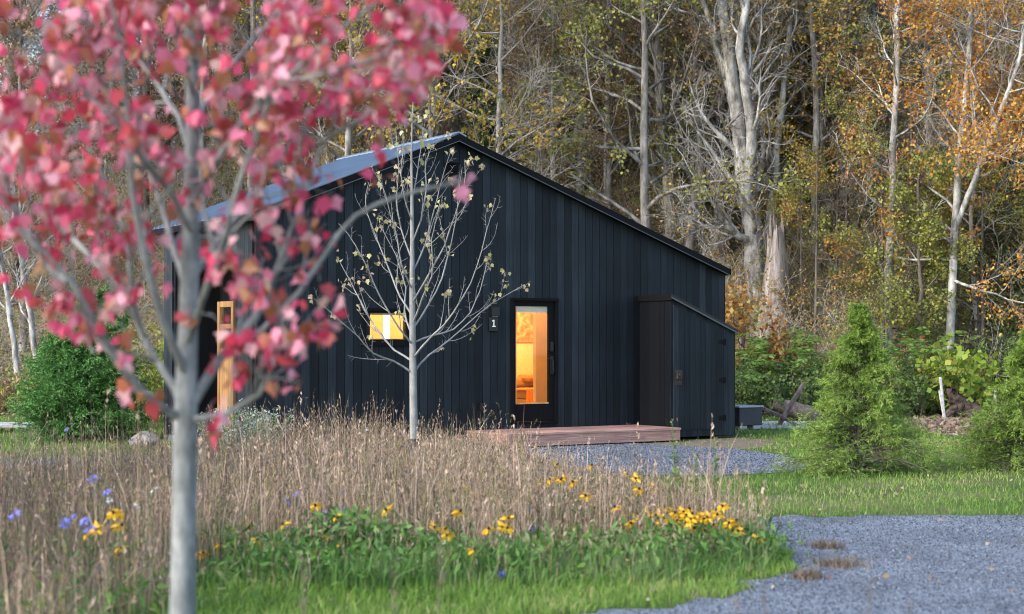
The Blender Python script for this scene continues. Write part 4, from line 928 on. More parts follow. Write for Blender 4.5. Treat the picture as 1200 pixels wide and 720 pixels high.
bush('orange_bush', gp(872, 37.8), 1.2, 1.75, 900, 0.10, M['lf_orange'], 'orange leaved bush at the foot of the pale forked tree', 47)
bush('red_bush', gp(1092, 36.5), 0.9, 1.7, 500, 0.11, leaf_mat('red_shrub_leaves', [(0.30, 0.02, 0.03), (0.38, 0.05, 0.05), (0.12, 0.10, 0.03)]), 'small red-leaved shrub beside the yellow-green vine bush', 48, stems=12)
bush('green_bush', gp(1190, 38.5), 2.4, 1.6, 3000, 0.10, M['lf_green'], 'dark green bush at the right edge behind the vine bush', 49)
bush('green_bush', gp(60, 35.5), 2.0, 1.2, 2600, 0.09, M['lf_olive'], 'olive bush at the wood edge left of the spruce', 50)
bush('green_bush', gp(165, 33), 1.6, 2.2, 3600, 0.09, M['lf_lime'], 'yellow-green shrub between the spruce and the cabin corner', 51)
bush('green_bush', gp(8, 36.5), 1.8, 1.0, 1800, 0.09, M['lf_russet'], 'russet bush at the far left edge of the lawn', 52)
def sumac(loc, h, label, seed, stems=7, spreadw=0.9):
    rng = np.random.default_rng(seed); g = Geo(); lg = Geo(); B = stems
    p = np.zeros((B, 7, 3)); p[:, 0, :2] = rng.normal(0, spreadw * .4, (B, 2)); d = norm(np.stack([rng.normal(0, .5, B), rng.normal(0, .4, B), np.ones(B)], 1)); Ls = (h * rng.uniform(.65, 1.0, B))[:, None] / 6
    for k in range(1, 7): d = norm(d + rng.normal(0, .14, (B, 3))); p[:, k] = p[:, k - 1] + d * Ls
    rad = np.full((B, 7), .016) * np.linspace(1, .5, 7); g.add(*tubes(p, rad, 5, rng))
    ra, rr = kids(p, rad, 9, .55, 1.0, (50, 85), .62, 7, rng, up=-.10, wander=.05, rmin=.003, taper=0.1); g.add(*tubes(ra, rr, 3, rng))
    T = norm(np.gradient(ra, axis=1)); S = norm(np.cross(T, np.array([0, 0, 1.])));
    for f in np.linspace(.12, 1.0, 9):
        x = f * 6; i = min(int(x), 5); q = ra[:, i] * (1 - x + i) + ra[:, i + 1] * (x - i)
        for sgn in (-1, 1):
            dr_ = S[:, i] * sgn + T[:, i] * .45 + np.array([0, 0, -.28]) + rng.normal(0, .08, q.shape)
            V, Fq, Tt = leaves(q, .17 * (1 - .5 * abs(f - .45)), rng, aspect=.32, dirs=dr_, tint=np.clip(rng.random(len(q)) * .25 + np.repeat(rng.random(B), 9) * .55 + .05 + (rng.random(len(q)) < .03) * .5, 0, 1)); lg.add(V, Fq, Tt)
    e = empty('sumac_shrub', loc); link('stems', g.mesh('stems'), M['bark_brown'], e); link('foliage', lg.mesh('foliage'), M['lf_sumac'], e)
    return props(e, label, 'shrub')
sumac(gp(905, 35.8), 2.2, 'green sumac with feathery drooping leaves behind the leaning boards', 61, 9)
sumac(gp(938, 36.5), 2.3, 'green sumac with feathery leaves touching the mid-lawn conifer', 62, 8)
sumac(gp(1082, 36.2), 2.1, 'green sumac with feathery leaves below the slender white tree', 63, 8)
sumac(gp(1060, 37.2), 2.3, 'green sumac standing behind the conifer near the white trunk', 64, 6)

# ------------------------------------------------------------------ odds and ends round the lawn
x, y = G(868, 503.5)
bx_ = props(empty('utility_box', (x + 0.1, y + 0.1, 0), TH), 'dark grey utility box with pale lid behind the shed corner', 'utility box')
p = MB(); p.box(-0.34, 0.24, -0.22, 0.30, 0.08, 0.42); p.build('body', M['box_grey'], bx_, bevel=0.015)
p = MB(); p.box(-0.36, 0.26, -0.24, 0.32, 0.421, 0.455); p.build('lid', M['box_top'], bx_, bevel=0.01)
for q in (-0.22, 0.12):
    p = MB(); p.box(q - 0.09, q + 0.09, -0.20, 0.28, 0.01, 0.079); p.build('foot_block', M['concrete'], bx_)
cp = MB(); x0, y0 = G(860, 503); cp.add([(G(862, 503)[0], G(862, 503)[1], -0.05), (G(1000, 503)[0], G(1000, 503)[1], -0.05), (G(1000, 495.5)[0], G(1000, 495.5)[1], -0.05), (G(862, 495.5)[0], G(862, 495.5)[1], -0.05),
        (G(862, 503)[0], G(862, 503)[1], 0.03), (G(1000, 503)[0], G(1000, 503)[1], 0.03), (G(1000, 495.5)[0], G(1000, 495.5)[1], 0.03), (G(862, 495.5)[0], G(862, 495.5)[1], 0.03)], [(3, 2, 1, 0), (4, 5, 6, 7), (0, 1, 5, 4), (1, 2, 6, 5), (2, 3, 7, 6), (3, 0, 4, 7)])
props(cp.build('concrete_pad', M['concrete']), 'flat pale concrete pad behind the shed and utility box', 'concrete pad')
# crossed boards (old sawbuck)
dB = 31.0
sb = props(empty('sawbuck', tuple(gp(918, dB))), 'old crossed brown boards leaning on the lawn right of the shed', 'sawbuck')
o_ = np.array(sb.location)
def B_(px, py, dd=0): return tuple(P(px, py, dB + dd) - o_)
p = MB(); p.bar(B_(909, 505), B_(942, 449, 0.3), 0.09, 0.05); p.build('long_board', M['old_wood'], sb)
p = MB(); p.bar(B_(893, 478, 0.5), B_(920, 490, -0.1), 0.075, 0.05); p.bar(B_(917, 489, 0.1), B_(940, 502.5, -0.3), 0.06, 0.05); p.build('cross_board', M['old_wood'], sb)
def rockish(name, loc, sx, sy, sz, mat, label, cat, seed, flat=0.0, rz=0.0):
    import bmesh
    bm = bmesh.new(); bmesh.ops.create_icosphere(bm, subdivisions=4, radius=1.0); rg = np.random.default_rng(seed)
    ks = rg.normal(size=(9, 3)) * 2.2; ph = rg.uniform(0, 6.28, 9); pl = norm(rg.normal(size=(7, 3)))
    for v in bm.verts:
        c = np.array(v.co); r = 1 + sum(0.055 * math.sin(float(k_ @ c) + p_) for k_, p_ in zip(ks, ph))
        for q in pl:
            dq = float(q @ c); lim = 0.80
            if dq > lim: c = c - q * (dq - lim) * 0.85
        v.co = Vector((c[0] * r * sx, c[1] * r * sy, max(c[2] * r, -0.55) * sz))
    me = bpy.data.meshes.new(name); bm.to_mesh(me); bm.free(); me.polygons.foreach_set('use_smooth', [True] * len(me.polygons))
    o = link(name, me, mat); o.location = loc; o.rotation_euler = (0, 0, rz); return props(o, label, cat)
rockish('boulder', ((170 - 600) / F * 24.5, 24.5, 0.12), 0.22, 0.17, 0.14, M['rock'], 'pale grey boulder under the red leaves left of the cabin', 'rock', 5)
rockish('boulder', ((247 - 600) / F * 22.6, 22.6, 0.18), 0.22, 0.25, 0.25, M['dark_rock'], 'dark rounded boulder by the cabin left corner', 'rock', 6)
rockish('pale_stone', (*gp(873, 30.6)[:2], 0.05), 0.10, 0.08, 0.07, M['rock'], 'small pale stone by the utility box', 'rock', 7)
# fallen log behind the boards
lg_ = props(empty('fallen_log', gp(935, 33.5)), 'grey fallen log lying behind the crossed boards', 'log')
rng = np.random.default_rng(91); q, qr = resample([(-0.55, 0, 0.38), (-0.2, 0.05, 0.3), (0.25, 0.1, 0.16), (0.55, 0.2, 0.10)], [0.10, 0.17, 0.19, 0.12], 10)
V, Fq = tubes(q[None], qr[None], 10, rng); g = Geo(); g.add(V + rng.normal(0, .012, V.shape), Fq); link('bark', g.mesh('bark', True), M['old_wood'], lg_)
# uprooted stump with stakes
sk = props(empty('uprooted_stump', gp(1130, 34.3)), 'brown uprooted stump below the yellow-green vine bush', 'stump')
g = Geo(); q, qr = resample([(-0.36, 0, 0.72), (-0.27, 0, 0.55), (-0.05, 0.1, 0.30), (0.30, 0.2, 0.0)], [0.05, 0.11, 0.23, 0.28], 12); V, Fq = tubes(q[None], qr[None], 14, rng); g.add(V + rng.normal(0, .035, V.shape), Fq)
for i in range(16):
    a_ = rng.uniform(0, 6.28); q, qr = resample([(0, 0.1, 0.3), (0.3 * math.cos(a_), -0.12, 0.25 + .1 * math.sin(a_)), (0.6 * math.cos(a_), -0.2 + .2 * math.sin(a_), 0.03)], [0.09, 0.06, 0.02], 7); g.add(*tubes(q[None], qr[None], 6, rng))
link('root_mass', g.mesh('root_mass'), M['root'], sk)
for (a, bq, lab) in (((1102, 442), (1107, 490), 'tall pale weathered stake leaning by the uprooted stump'), ((1101, 458), (1108, 496), 'shorter pale weathered stake in front of the stump'), ((1166, 455), (1167, 486), 'short pale stake right of the stump under the vine bush')):
    dS = 33.4; a3 = P(*a, dS); b3 = P(*bq, dS); b3[2] = -0.05
    e = MB(); e.cyl(tuple(b3 - b3), tuple(a3 - b3), 0.038, 0.03, 7); o = e.build('wooden_stake', M['stake']); o.location = tuple(b3); props(o, lab, 'stake')
# stone slab at the far left
x, y = G(20, 507)
sl = MB(); sl.box(-1.6, 0.42, -0.35, 0.5, 0.10, 0.17); o = props(empty('stone_bench', (x, y, 0), 0.05), 'pale stone slab bench at the left edge near the spruce', 'bench')
sl.build('slab', M['concrete'], o, bevel=0.012)
for q in (-1.3, 0.2):
    p = MB(); p.box(q - 0.1, q + 0.1, -0.25, 0.4, -0.02, 0.099); p.build('leg', M['rock'], o)

# ------------------------------------------------------------------ grasses
def blades(pos, h, wd, rng, lean=0.35, tint=None, prof=(1, .85, .5, .08), curl=2.0):
    N = len(pos); h = np.broadcast_to(h, N); t = np.array([0, .4, .75, 1.0])
    a = rng.uniform(0, 6.283, N); ld = np.stack([np.cos(a), np.sin(a), np.zeros(N)], 1)
    lm = np.abs(rng.normal(0, lean, N)); b = rng.uniform(0, 6.283, N); sd_ = np.stack([np.cos(b), np.sin(b), np.zeros(N)], 1)
    c = pos[:, None, :] + ld[:, None, :] * (lm * h)[:, None, None] * (t ** curl)[None, :, None]
    c[:, :, 2] += h[:, None] * t[None, :] * (1 - 0.25 * np.minimum(lm, 1.2)[:, None] * t[None, :])
    wv = np.broadcast_to(wd, N)[:, None] * np.array(prof)[None, :] * 0.5
    V = np.stack([c - sd_[:, None, :] * wv[..., None], c + sd_[:, None, :] * wv[..., None]], 2)      # N,4,2,3
    base = (np.arange(N) * 8)[:, None]; k = np.arange(3)[None, :] * 2
    Fq = np.stack([base + k, base + k + 1, base + k + 3, base + k + 2], -1).reshape(-1, 4)
    tint = rng.random(N) if tint is None else tint
    return V.reshape(-1, 3), Fq, np.repeat(tint, 3), c[:, 3], c[:, 2]
MEADOW = [(-11, 16.2), (-11, 5.2), (-1.55, 5.2), (-1.75, 7.0), (-2.0, 9.0), (-2.1, 10.1), (-1.2, 10.3), (-0.2, 10.5), (0.9, 10.7), (1.6, 11.2), (2.05, 12.4), (2.0, 13.0), (1.5, 15.5), (1.05, 17.5), (0.6, 19.8), (0.0, 22.2), (-0.5, 23.5), (-1.2, 24.2), (-3.7, 22.9), (-4.0, 21.4), (-4.7, 19.4), (-5.2, 17.6), (-8, 16.6)]
def scatter(n, poly, rng):
    p_ = np.array(poly); x = rng.uniform(p_[:, 0].min(), p_[:, 0].max(), n); y = rng.uniform(p_[:, 1].min(), p_[:, 1].max(), n)
    k = in_poly(x, y, poly); return x[k], y[k]
def patch(x, y, f=1.0, ph=0.0): return 0.5 + 0.25 * (np.sin(x * 1.7 * f + ph) * np.cos(y * 1.3 * f + 1.1 * ph) + np.sin(x * 0.6 * f - y * 0.9 * f + 2.3 + ph))
rng = np.random.default_rng(52)
x, y = scatter(150000, MEADOW, rng)
vis = np.abs(x) < y * 0.36 + 0.6; x, y = x[vis], y[vis]
dens = np.clip(-0.05 + 1.5 * patch(x, y, 3.4, .9), 0.12, 1) * np.where(y < 9, 0.55, 1.0) * np.where((x > -2.1) & (y < 11.4 + .15 * np.maximum(x, 0) + .7 * (patch(x, y, 3.0, .3) - .5)), 0.26, 1.0); k = rng.random(len(x)) < dens; x, y = x[k], y[k]
hh = (0.34 + 0.20 * patch(x, y, 1.2, 1.0)) * rng.normal(1, 0.24, len(x)); hh *= np.where(rng.random(len(x)) < 0.05 + 0.13 * np.clip(patch(x, y, 2.6, 4), 0, 1) ** 2, rng.uniform(1.3, 1.95, len(x)) * np.where(y > 18, 1.22, 1.0), 1.0); hh = np.clip(hh, 0.12, 0.95)
hh *= 0.72 + 0.56 * np.clip(patch(x, y, 4.3, 1.7), 0, 1)
hh *= np.where(x < -2.0, 1.0, np.clip((y - 10.2) / 2.4, 0.45, 1.0))
hh *= np.where(y > 18, .86, 1.0)
hh *= np.where((x > 0.2) & (y > 13.5), 0.72, 1.0)
darkk = (x < -2.4 + rng.normal(0, 0.8, len(x))) & (rng.random(len(x)) < 0.75) | ((patch(x, y, 3.1, 2.9) + rng.normal(0, .12, len(x))) > 0.74)
hh *= np.where((x > -1.6) & (y > 16.5), .74, 1.0)
wg = (rng.random(len(x)) < np.clip(2.2 * (patch(x, y, 2.0, 4.4) - .5), 0, .45)); wx, wy, wh = x[wg], y[wg], hh[wg] * .8; x, y, hh, darkk = x[~wg], y[~wg], hh[~wg], darkk[~wg]
g = Geo(); V, Fq, T, tip, mid = blades(np.stack([wx, wy, 0 * wx], 1), wh, rng.uniform(.004, .010, len(wx)), rng, .4); g.add(V, Fq, T)
V, Fq, T = leaves(mid, .05, rng, aspect=.25, tint=rng.random(len(mid))); g.add(V, Fq, T)
props(link('meadow_weeds', g.mesh('meadow_weeds'), leaf_mat('olive_meadow_weeds', [(0.09, 0.12, 0.035), (0.19, 0.20, 0.07), (0.28, 0.25, 0.11), (0.16, 0.11, 0.07)], transl=.25, rough=.8, spec=.1)), kind='stuff')
for nm, sel, mt in (('tall_dry_grass', ~darkk, M['dry']), ('dull_brown_grass', darkk, M['dry_dark'])):
    xs, ys, hs_ = x[sel], y[sel], hh[sel]
    base = np.stack([xs, ys, np.zeros(len(xs))], 1)
    tt = np.clip(0.5 * patch(xs, ys, 2.2, .4) + 0.22 + rng.normal(0, .3, len(xs)), 0, 1)
    g = Geo(); V, Fq, T, tip, mid = blades(base, hs_, np.where(rng.random(len(xs)) < .25, rng.uniform(.007, .012, len(xs)), rng.uniform(.0025, .006, len(xs))), rng, np.where(rng.random(len(xs)) < .2, .85, .24), tt); g.add(V, Fq, T)
    tall = rng.random(len(xs)) < 0.5            # seed heads
    a0, a1 = mid[tall], tip[tall]; n_ = len(a0); dv = a1 - a0
    for j in range(4):
        pos = a0 + dv * rng.uniform(0.2, 1.0, (n_, 1)); dr_ = norm(dv) + rng.normal(0, .3, (n_, 3))
        V, Fq, T = leaves(pos, 0.042, rng, aspect=0.2, dirs=dr_, tint=np.clip(tt[tall] + .12 + rng.normal(0, .15, n_), 0, 1)); g.add(V, Fq, T)
    # tall single stalks standing above the rest
    if nm == 'tall_dry_grass':
        s2 = rng.random(len(xs)) < 0.012; b2 = base[s2]; V, Fq, T, tip, mid = blades(b2, hs_[s2] * rng.uniform(1.25, 1.6, len(b2)), 0.007, rng, 0.15); g.add(V, Fq, T)
        for j in range(7):
            pos = mid + (tip - mid) * rng.uniform(.25, 1.0, (len(b2), 1)); V, Fq, T = leaves(pos, .045, rng, aspect=.4, dirs=norm(tip - mid) + rng.normal(0, .3, pos.shape), tint=np.clip(rng.normal(.6, .2, len(pos)), 0, 1)); g.add(V, Fq, T)
    props(link(nm, g.mesh(nm), mt), kind='stuff')
# green herbs along the front edge and under the grass
HERB = [(-2.4, 10.0), (-1.2, 10.15), (0.0, 10.3), (1.0, 10.5), (1.75, 10.95), (2.05, 12.0), (1.95, 12.6), (1.5, 12.6), (1.1, 12.0), (0.8, 12.6), (0.4, 11.8), (0, 12.3), (-.5, 11.7), (-1.0, 12.5), (-1.5, 11.7), (-2.6, 12.2)]
x, y = scatter(15000, HERB, rng); k = rng.random(len(x)) < np.clip(patch(x, y, 2.4, 2) * 1.5, 0.1, 1); x, y = x[k], y[k]
g = Geo(); base = np.stack([x, y, np.zeros(len(x))], 1)
hx = np.clip((0.07 + 0.19 * patch(x, y, 2.9, 3)) * rng.normal(1, .3, len(x)), .05, .4)
V, Fq, T, tip, mid = blades(base, hx, rng.uniform(.005, .014, len(x)), rng, .6, np.clip(patch(x, y, 2.7, 5) * .6 + rng.normal(.15, .18, len(x)), 0, 1)); g.add(V, Fq, T)
for cx, cy, rr, hh_, n_ in ((-1.22, 11.7, .13, .36, 260), (-0.95, 11.6, .14, .28, 180), (-0.1, 11.0, .25, .2, 260), (0.7, 11.2, .25, .22, 260), (1.1, 11.4, .3, .26, 320), (-1.6, 10.7, .25, .22, 260), (-.8, 10.8, .25, .2, 240), (1.65, 11.7, .2, .24, 220), (-1.3, 12.0, .12, .30, 120), (-0.7, 11.8, .2, .22, 120), (-1.8, 11.5, .25, .26, 240), (0.35, 11.7, .3, .22, 260), (-.5, 11.5, .25, .2, 200), (1.4, 12.1, .3, .28, 480), (1.0, 11.8, .25, .22, 200), (-1.5, 11.2, .25, .2, 180), (-2.2, 9.2, .3, .25, 130), (-3.1, 10.5, .35, .3, 130), (-2.5, 7.8, .3, .22, 120), (-3.0, 8.8, .35, .24, 120), (-1.9, 8.2, .2, .2, 90)):
    pos = np.stack([rng.normal(cx, rr, n_), rng.normal(cy, rr, n_), rng.uniform(.04, hh_, n_)], 1); V, Fq, T = leaves(pos, .085, rng, aspect=.36, dirs=rng.normal(size=(n_, 3)) + np.array([0, 0, .35]), tint=np.clip(rng.normal(.4, .2, n_), 0, 1)); g.add(V, Fq, T)
    b2 = np.stack([rng.normal(cx, rr * .8, n_ // 8), rng.normal(cy, rr * .8, n_ // 8), np.zeros(n_ // 8)], 1); V, Fq, T, _, _ = blades(b2, hh_, .01, rng, .2); g.add(V, Fq, T)
props(link('green_undergrowth', g.mesh('green_undergrowth'), M['herb']), kind='stuff')
# lawn
def lawn_ok(x, y):
    q = ~in_poly(x, y, DRIVE) & ~in_poly(x, y, PATCH)
    q &= ~(in_poly(x, y, DIRT) & (rng.random(len(x)) < 0.9)); q &= ~(in_poly(x, y, LITTER) & (rng.random(len(x)) < 0.9))
    lu = (x - LX) * CT + (y - LY) * ST; lv = -(x - LX) * ST + (y - LY) * CT
    q &= ~((lu > -0.1) & (lu < W_ + .05) & (lv > -0.02) & (lv < D_ + .1)); q &= ~((lu > 2.8) & (lu < 8.65) & (lv > -1.3) & (lv < 0))
    return q
g = Geo()
FRONT = [(-2.6, 8.2), (0.6, 9.0), (1.7, 10.0), (2.15, 11.3), (2.2, 13), (2.3, 14.2), (1.2, 12.8), (-0.2, 12.6), (-2.6, 12)]
x, y = scatter(60000, FRONT, rng); k = lawn_ok(x, y); x, y = x[k], y[k]
V, Fq, T, _, _ = blades(np.stack([x, y, np.zeros(len(x))], 1), np.clip(rng.normal(.065, .02, len(x)), .02, .14), .0065, rng, .7, np.clip(patch(x, y, 3) * .5 + rng.normal(.25, .2, len(x)), 0, 1)); g.add(V, Fq, T)
BACK = [(1.6, 14.7), (12, 14.8), (16, 24), (18, 36.5), (3.5, 36.5), (3, 29), (0.5, 20.5), (1.2, 16.5)]
x, y = scatter(190000, BACK, rng); k = lawn_ok(x, y) & (x < y * .36 + 2.5) & (rng.random(len(x)) < np.clip(1.35 - y / 40 , .35, 1)) & (rng.random(len(x)) < np.clip(.08 + patch(x, y, 1.9, 2.2) * 1.5, 0, 1)); x, y = x[k], y[k]
sc_ = 1 + np.clip((y - 16) / 14, 0, 1.3)
V, Fq, T, _, _ = blades(np.stack([x, y, H(x, y)], 1), np.clip(rng.normal(.055, .018, len(x)), .02, .12), .007 * sc_, rng, .7, np.clip(patch(x, y, 1.1, 1) * .8 + rng.normal(.12, .24, len(x)), 0, 1)); g.add(V, Fq, T)
x, y = scatter(30000, [(-13, 20), (-4.4, 22), (-4.2, 36), (-13, 36.5)], rng); k = lawn_ok(x, y) & (x > -y * .36); x, y = x[k], y[k]
V, Fq, T, _, _ = blades(np.stack([x, y, H(x, y)], 1), np.clip(rng.normal(.06, .02, len(x)), .02, .14), .013, rng, .7, np.clip(rng.normal(.55, .2, len(x)), 0, 1)); g.add(V, Fq, T)
props(link('lawn_grass', g.mesh('lawn_grass'), M['grass']), kind='stuff')
# loose stones on the gravel
N = 36000; x = rng.uniform(-1, 6.5, N); y = rng.uniform(9.2, 14.8, N); k = in_poly(x, y, DRIVE) & (x < y * .36); x, y = x[k], y[k]; N0 = len(x)
px_, py_ = scatter(22000, PATCH, rng); x = np.concatenate([x, px_]); y = np.concatenate([y, py_]); N = len(x)
s_ = np.where(np.arange(N) < N0, rng.uniform(.004, .011, N), rng.uniform(.008, .018, N)); tet = np.array([(1, 0, -.3), (-.5, .87, -.3), (-.5, -.87, -.3), (0, 0, .8)]); a = rng.uniform(0, 6.28, N)
R_ = np.stack([np.stack([np.cos(a), -np.sin(a), 0 * a], -1), np.stack([np.sin(a), np.cos(a), 0 * a], -1), np.stack([0 * a, 0 * a, 1 + 0 * a], -1)], 1)
tv = tet[None] * s_[:, None, None] * rng.uniform(.6, 1.3, (N, 4, 1)); V = np.einsum('nij,nkj->nki', R_, tv) + np.stack([x, y, np.full(N, .009)], 1)[:, None, :]
Ft = (np.arange(N)[:, None, None] * 4 + np.array([[0, 1, 3], [1, 2, 3], [2, 0, 3]])[None]).reshape(-1, 3)
me = np_mesh('gravel_stones', V.reshape(-1, 3), [Ft], np.repeat(rng.random(N), 3))
M['stones'] = leaf_mat('loose_stone', [(0.02, 0.025, 0.034), (0.055, 0.067, 0.086), (0.11, 0.13, 0.158), (0.29, 0.32, 0.36)], transl=0, rough=.85)
props(link('gravel_stones', me, M['stones']), kind='stuff')
# clods of dead weed on the gravel
for i, (px, py, w_, lab) in enumerate(((968, 643, .11, 'nearest-the-lawn clump of dead weeds on the gravel'), (982, 664, .15, 'widest brown clump of dead weeds on the gravel'), (945, 679, .09, 'small dark weed clump nearest the meadow tip on the gravel'))):
    x, y = G(px, py); n_ = 240; pos = np.stack([rng.normal(0, w_ * .6, n_), rng.normal(0, w_ * .7, n_), np.zeros(n_)], 1); g = Geo(); V, Fq, T, _, _ = blades(pos, rng.uniform(.03, .09, n_), .008, rng, 1.1); g.add(V, Fq, T); q_ = np.arange(14) * 6.283 / 14; rr_ = w_ * .75 * rng.uniform(.5, 1.25, 14); vv_ = np.concatenate([[[0, 0, .02]], np.stack([rr_ * np.cos(q_), rr_ * np.sin(q_), np.zeros(14)], 1)]); g.add(vv_, np.stack([np.zeros(14, int), 1 + np.arange(14), 1 + (np.arange(14) + 1) % 14], 1))
    o = empty('weed_clump', (x, y, .006)); link('foliage', g.mesh('foliage'), M['dry_dark'], o); props(o, lab, 'weeds')

# ------------------------------------------------------------------ flowers
def flower_protos(h, pet, npet, pl, pw, droop, cone, rng):
    g = Geo(); q, qr = resample([(0, 0, 0), (rng.normal(0, .015), rng.normal(0, .015), h * .5), (0, 0, h)], [.0035, .003, .0025], 6); g.add(*tubes(q[None], qr[None], 4, rng))
    for j in range(4):
        V, Fq, T = leaves(np.array([[0, 0, h * (.2 + .15 * j)]]), .07, rng, aspect=.3, dirs=np.array([[math.cos(j * 2.1), math.sin(j * 2.1), .5]])); g.add(V, Fq)
    st = g.mesh('stem')
    pg = Geo(); a = np.arange(npet) * 6.283 / npet; d = np.stack([np.cos(a), np.sin(a), np.full(npet, -droop)], 1)
    tl = math.radians(48); Rm_ = np.array([[1, 0, 0], [0, math.cos(tl), -math.sin(tl)], [0, math.sin(tl), math.cos(tl)]]); d = d @ Rm_.T
    V, Fq, T = leaves(np.repeat([[0, 0, h]], npet, 0) + d * .006, pl, rng, aspect=pw, dirs=d); pg.add(V, Fq, T); pt_ = pg.mesh('petals')
    cb = MB(); ax_ = Rm_ @ np.array([0, 0, 1.0]); hp = np.array([0, 0, h]); cb.cyl(hp - ax_ * .004, hp + ax_ * cone * .7, cone * .75, cone * .55, 8); cb.cyl(hp + ax_ * cone * .7, hp + ax_ * cone * 1.1, cone * .55, cone * .15, 8)
    me = bpy.data.meshes.new('flower_centre'); me.from_pydata(cb.v, [], cb.f); me.update()
    return st, pt_, me
rng = np.random.default_rng(66)
def flowers(name, spots, protos, pm, label, cat, group, cm=None):
    for i, (px, py, d) in enumerate(spots):
        st, pt_, ce_ = protos[i % len(protos)]
        tgt = P(px, py, d); hgt = max(st['h'], .05); s = max(tgt[2], .06) / hgt
        e = empty(name, (tgt[0], tgt[1], 0), rng.uniform(0, 6.28)); e.scale = (1, 1, s) if False else (1, 1, 1)
        e.rotation_euler = (rng.normal(0, .12), rng.normal(0, .12), rng.normal(0, 1.1))
        o = bpy.data.objects.new('stem', st); COL.objects.link(o); o.parent = e; o.scale = (1, 1, s)
        for m_, nm in ((pt_, 'petals'), (ce_, 'flower_centre')):
            o = bpy.data.objects.new(nm, m_); COL.objects.link(o); o.parent = e; o.location = (0, 0, (s - 1) * hgt)
            tilt_ = (0.75, 0.0, 0.0)
        lab = label[i] if isinstance(label, list) else label
        props(e, lab, cat, group)
def mk(h, pm, *a):
    st, pt_, ce_ = flower_protos(h, None, *a, rng); st['h'] = h
    st.materials.append(M['stem']); pt_.materials.append(pm); ce_.materials.append(M['cone']); return st, pt_, ce_
YEL = [mk(.4, M['petal_y'], 10, .056, .42, q, .015) for q in (.15, .5, .8)]
BLU = [mk(.5, M['petal_b'], 12, .036, .4, q, .005) for q in (.0, .3)]
WHT = [mk(.5, M['petal_w'], 9, .022, .45, .1, .004)]
cl = [(788, 607), (793, 603), (799, 610), (804, 600), (810, 604), (812, 611), (816, 607), (822, 604), (826, 609), (806, 614), (815, 619), (820, 601), (829, 614), (836, 603), (839, 615), (847, 619), (852, 612), (855, 608), (858, 616), (850, 623), (853, 629), (857, 631), (862, 621), (864, 616), (836, 626), (797, 607), (884, 640), (890, 631), (849, 593), (805, 596)]
flowers('black_eyed_susan', [(x_, y_, 11.85 + r_.uniform(-.3, .3)) for x_, y_ in cl + [(x_ + r_.uniform(-60, 22), y_ + r_.uniform(-12, 22)) for x_, y_ in cl[:14]]], YEL, None, 'yellow coneflower in the dense clump at the right tip of the meadow', 'flower', 'yellow coneflowers of the right clump')
sc1 = [(735, 556, 15), (742, 577, 14), (752, 601, 13), (756, 602, 13), (728, 606, 13), (765, 573, 14.5), (772, 570, 14.5), (703, 625, 12.6), (696, 545, 15), (655, 544, 16), (695, 614, 13), (631, 567, 15), (640, 628, 12.4), (515, 603, 13), (636, 562, 15.5), (693, 593, 13.5)]
sc1 += [(r_.uniform(650, 780), r_.uniform(560, 632), r_.uniform(12.2, 13.6)) for _ in range(14)]
flowers('black_eyed_susan', sc1, YEL, None, 'yellow coneflower scattered in the tan grass left of the right clump', 'flower', 'yellow coneflowers scattered in the tan grass')
sc2 = [(547, 573, 14), (425, 647, 11.8), (421, 655, 11.8), (424, 651, 11.6), (520, 654, 11.6), (527, 672, 11.2), (597, 679, 11), (380, 628, 12), (387, 630, 12), (273, 623, 12), (232, 627, 11.5), (236, 647, 11), (243, 545, 18), (233, 650, 11)]
sc2 += [(r_.uniform(245, 640), r_.uniform(590, 668), r_.uniform(10.4, 12.2)) for _ in range(24)]
flowers('black_eyed_susan', sc2, YEL, None, 'yellow coneflower among the green herbs in the meadow middle', 'flower', 'yellow coneflowers among the green herbs')
sc3 = [(127, 603, 9.5), (131, 601, 9.4), (120, 613, 9.3), (126, 618, 9.3), (104, 625, 9.2), (157, 640, 9.5)]
flowers('black_eyed_susan', sc3, YEL, None, 'yellow coneflower in the dull grass left of the maple trunk', 'flower', 'yellow coneflowers left of the maple trunk')
flowers('blue_aster', [(58, 593, 9), (65, 606, 8.8), (90, 605, 9), (80, 610, 8.7), (97, 622, 8.8), (102, 575, 10), (108, 560, 11), (79, 503, 18)], BLU, None, 'blue violet flower in the dull grass at far left', 'flower', 'blue flowers at far left')
flowers('blue_aster', [(397, 599, 13), (401, 597, 13), (400, 578, 13.5), (391, 600, 13), (396, 616, 12.6), (552, 673, 10.8), (586, 679, 10.6), (627, 594, 13), (627, 620, 12.5), (338, 586, 13), (345, 580, 13)], BLU, None, 'blue violet flower in the middle of the meadow', 'flower', 'blue flowers in the middle')
flowers('white_aster', [(166, 574, 10), (153, 583, 10), (173, 590, 10), (267, 467, 21), (299, 484, 21), (295, 505, 21), (433, 501, 21), (300, 496, 21), (284, 474, 21)], WHT, None, 'small white flower in the meadow grass', 'flower', 'white meadow flowers')
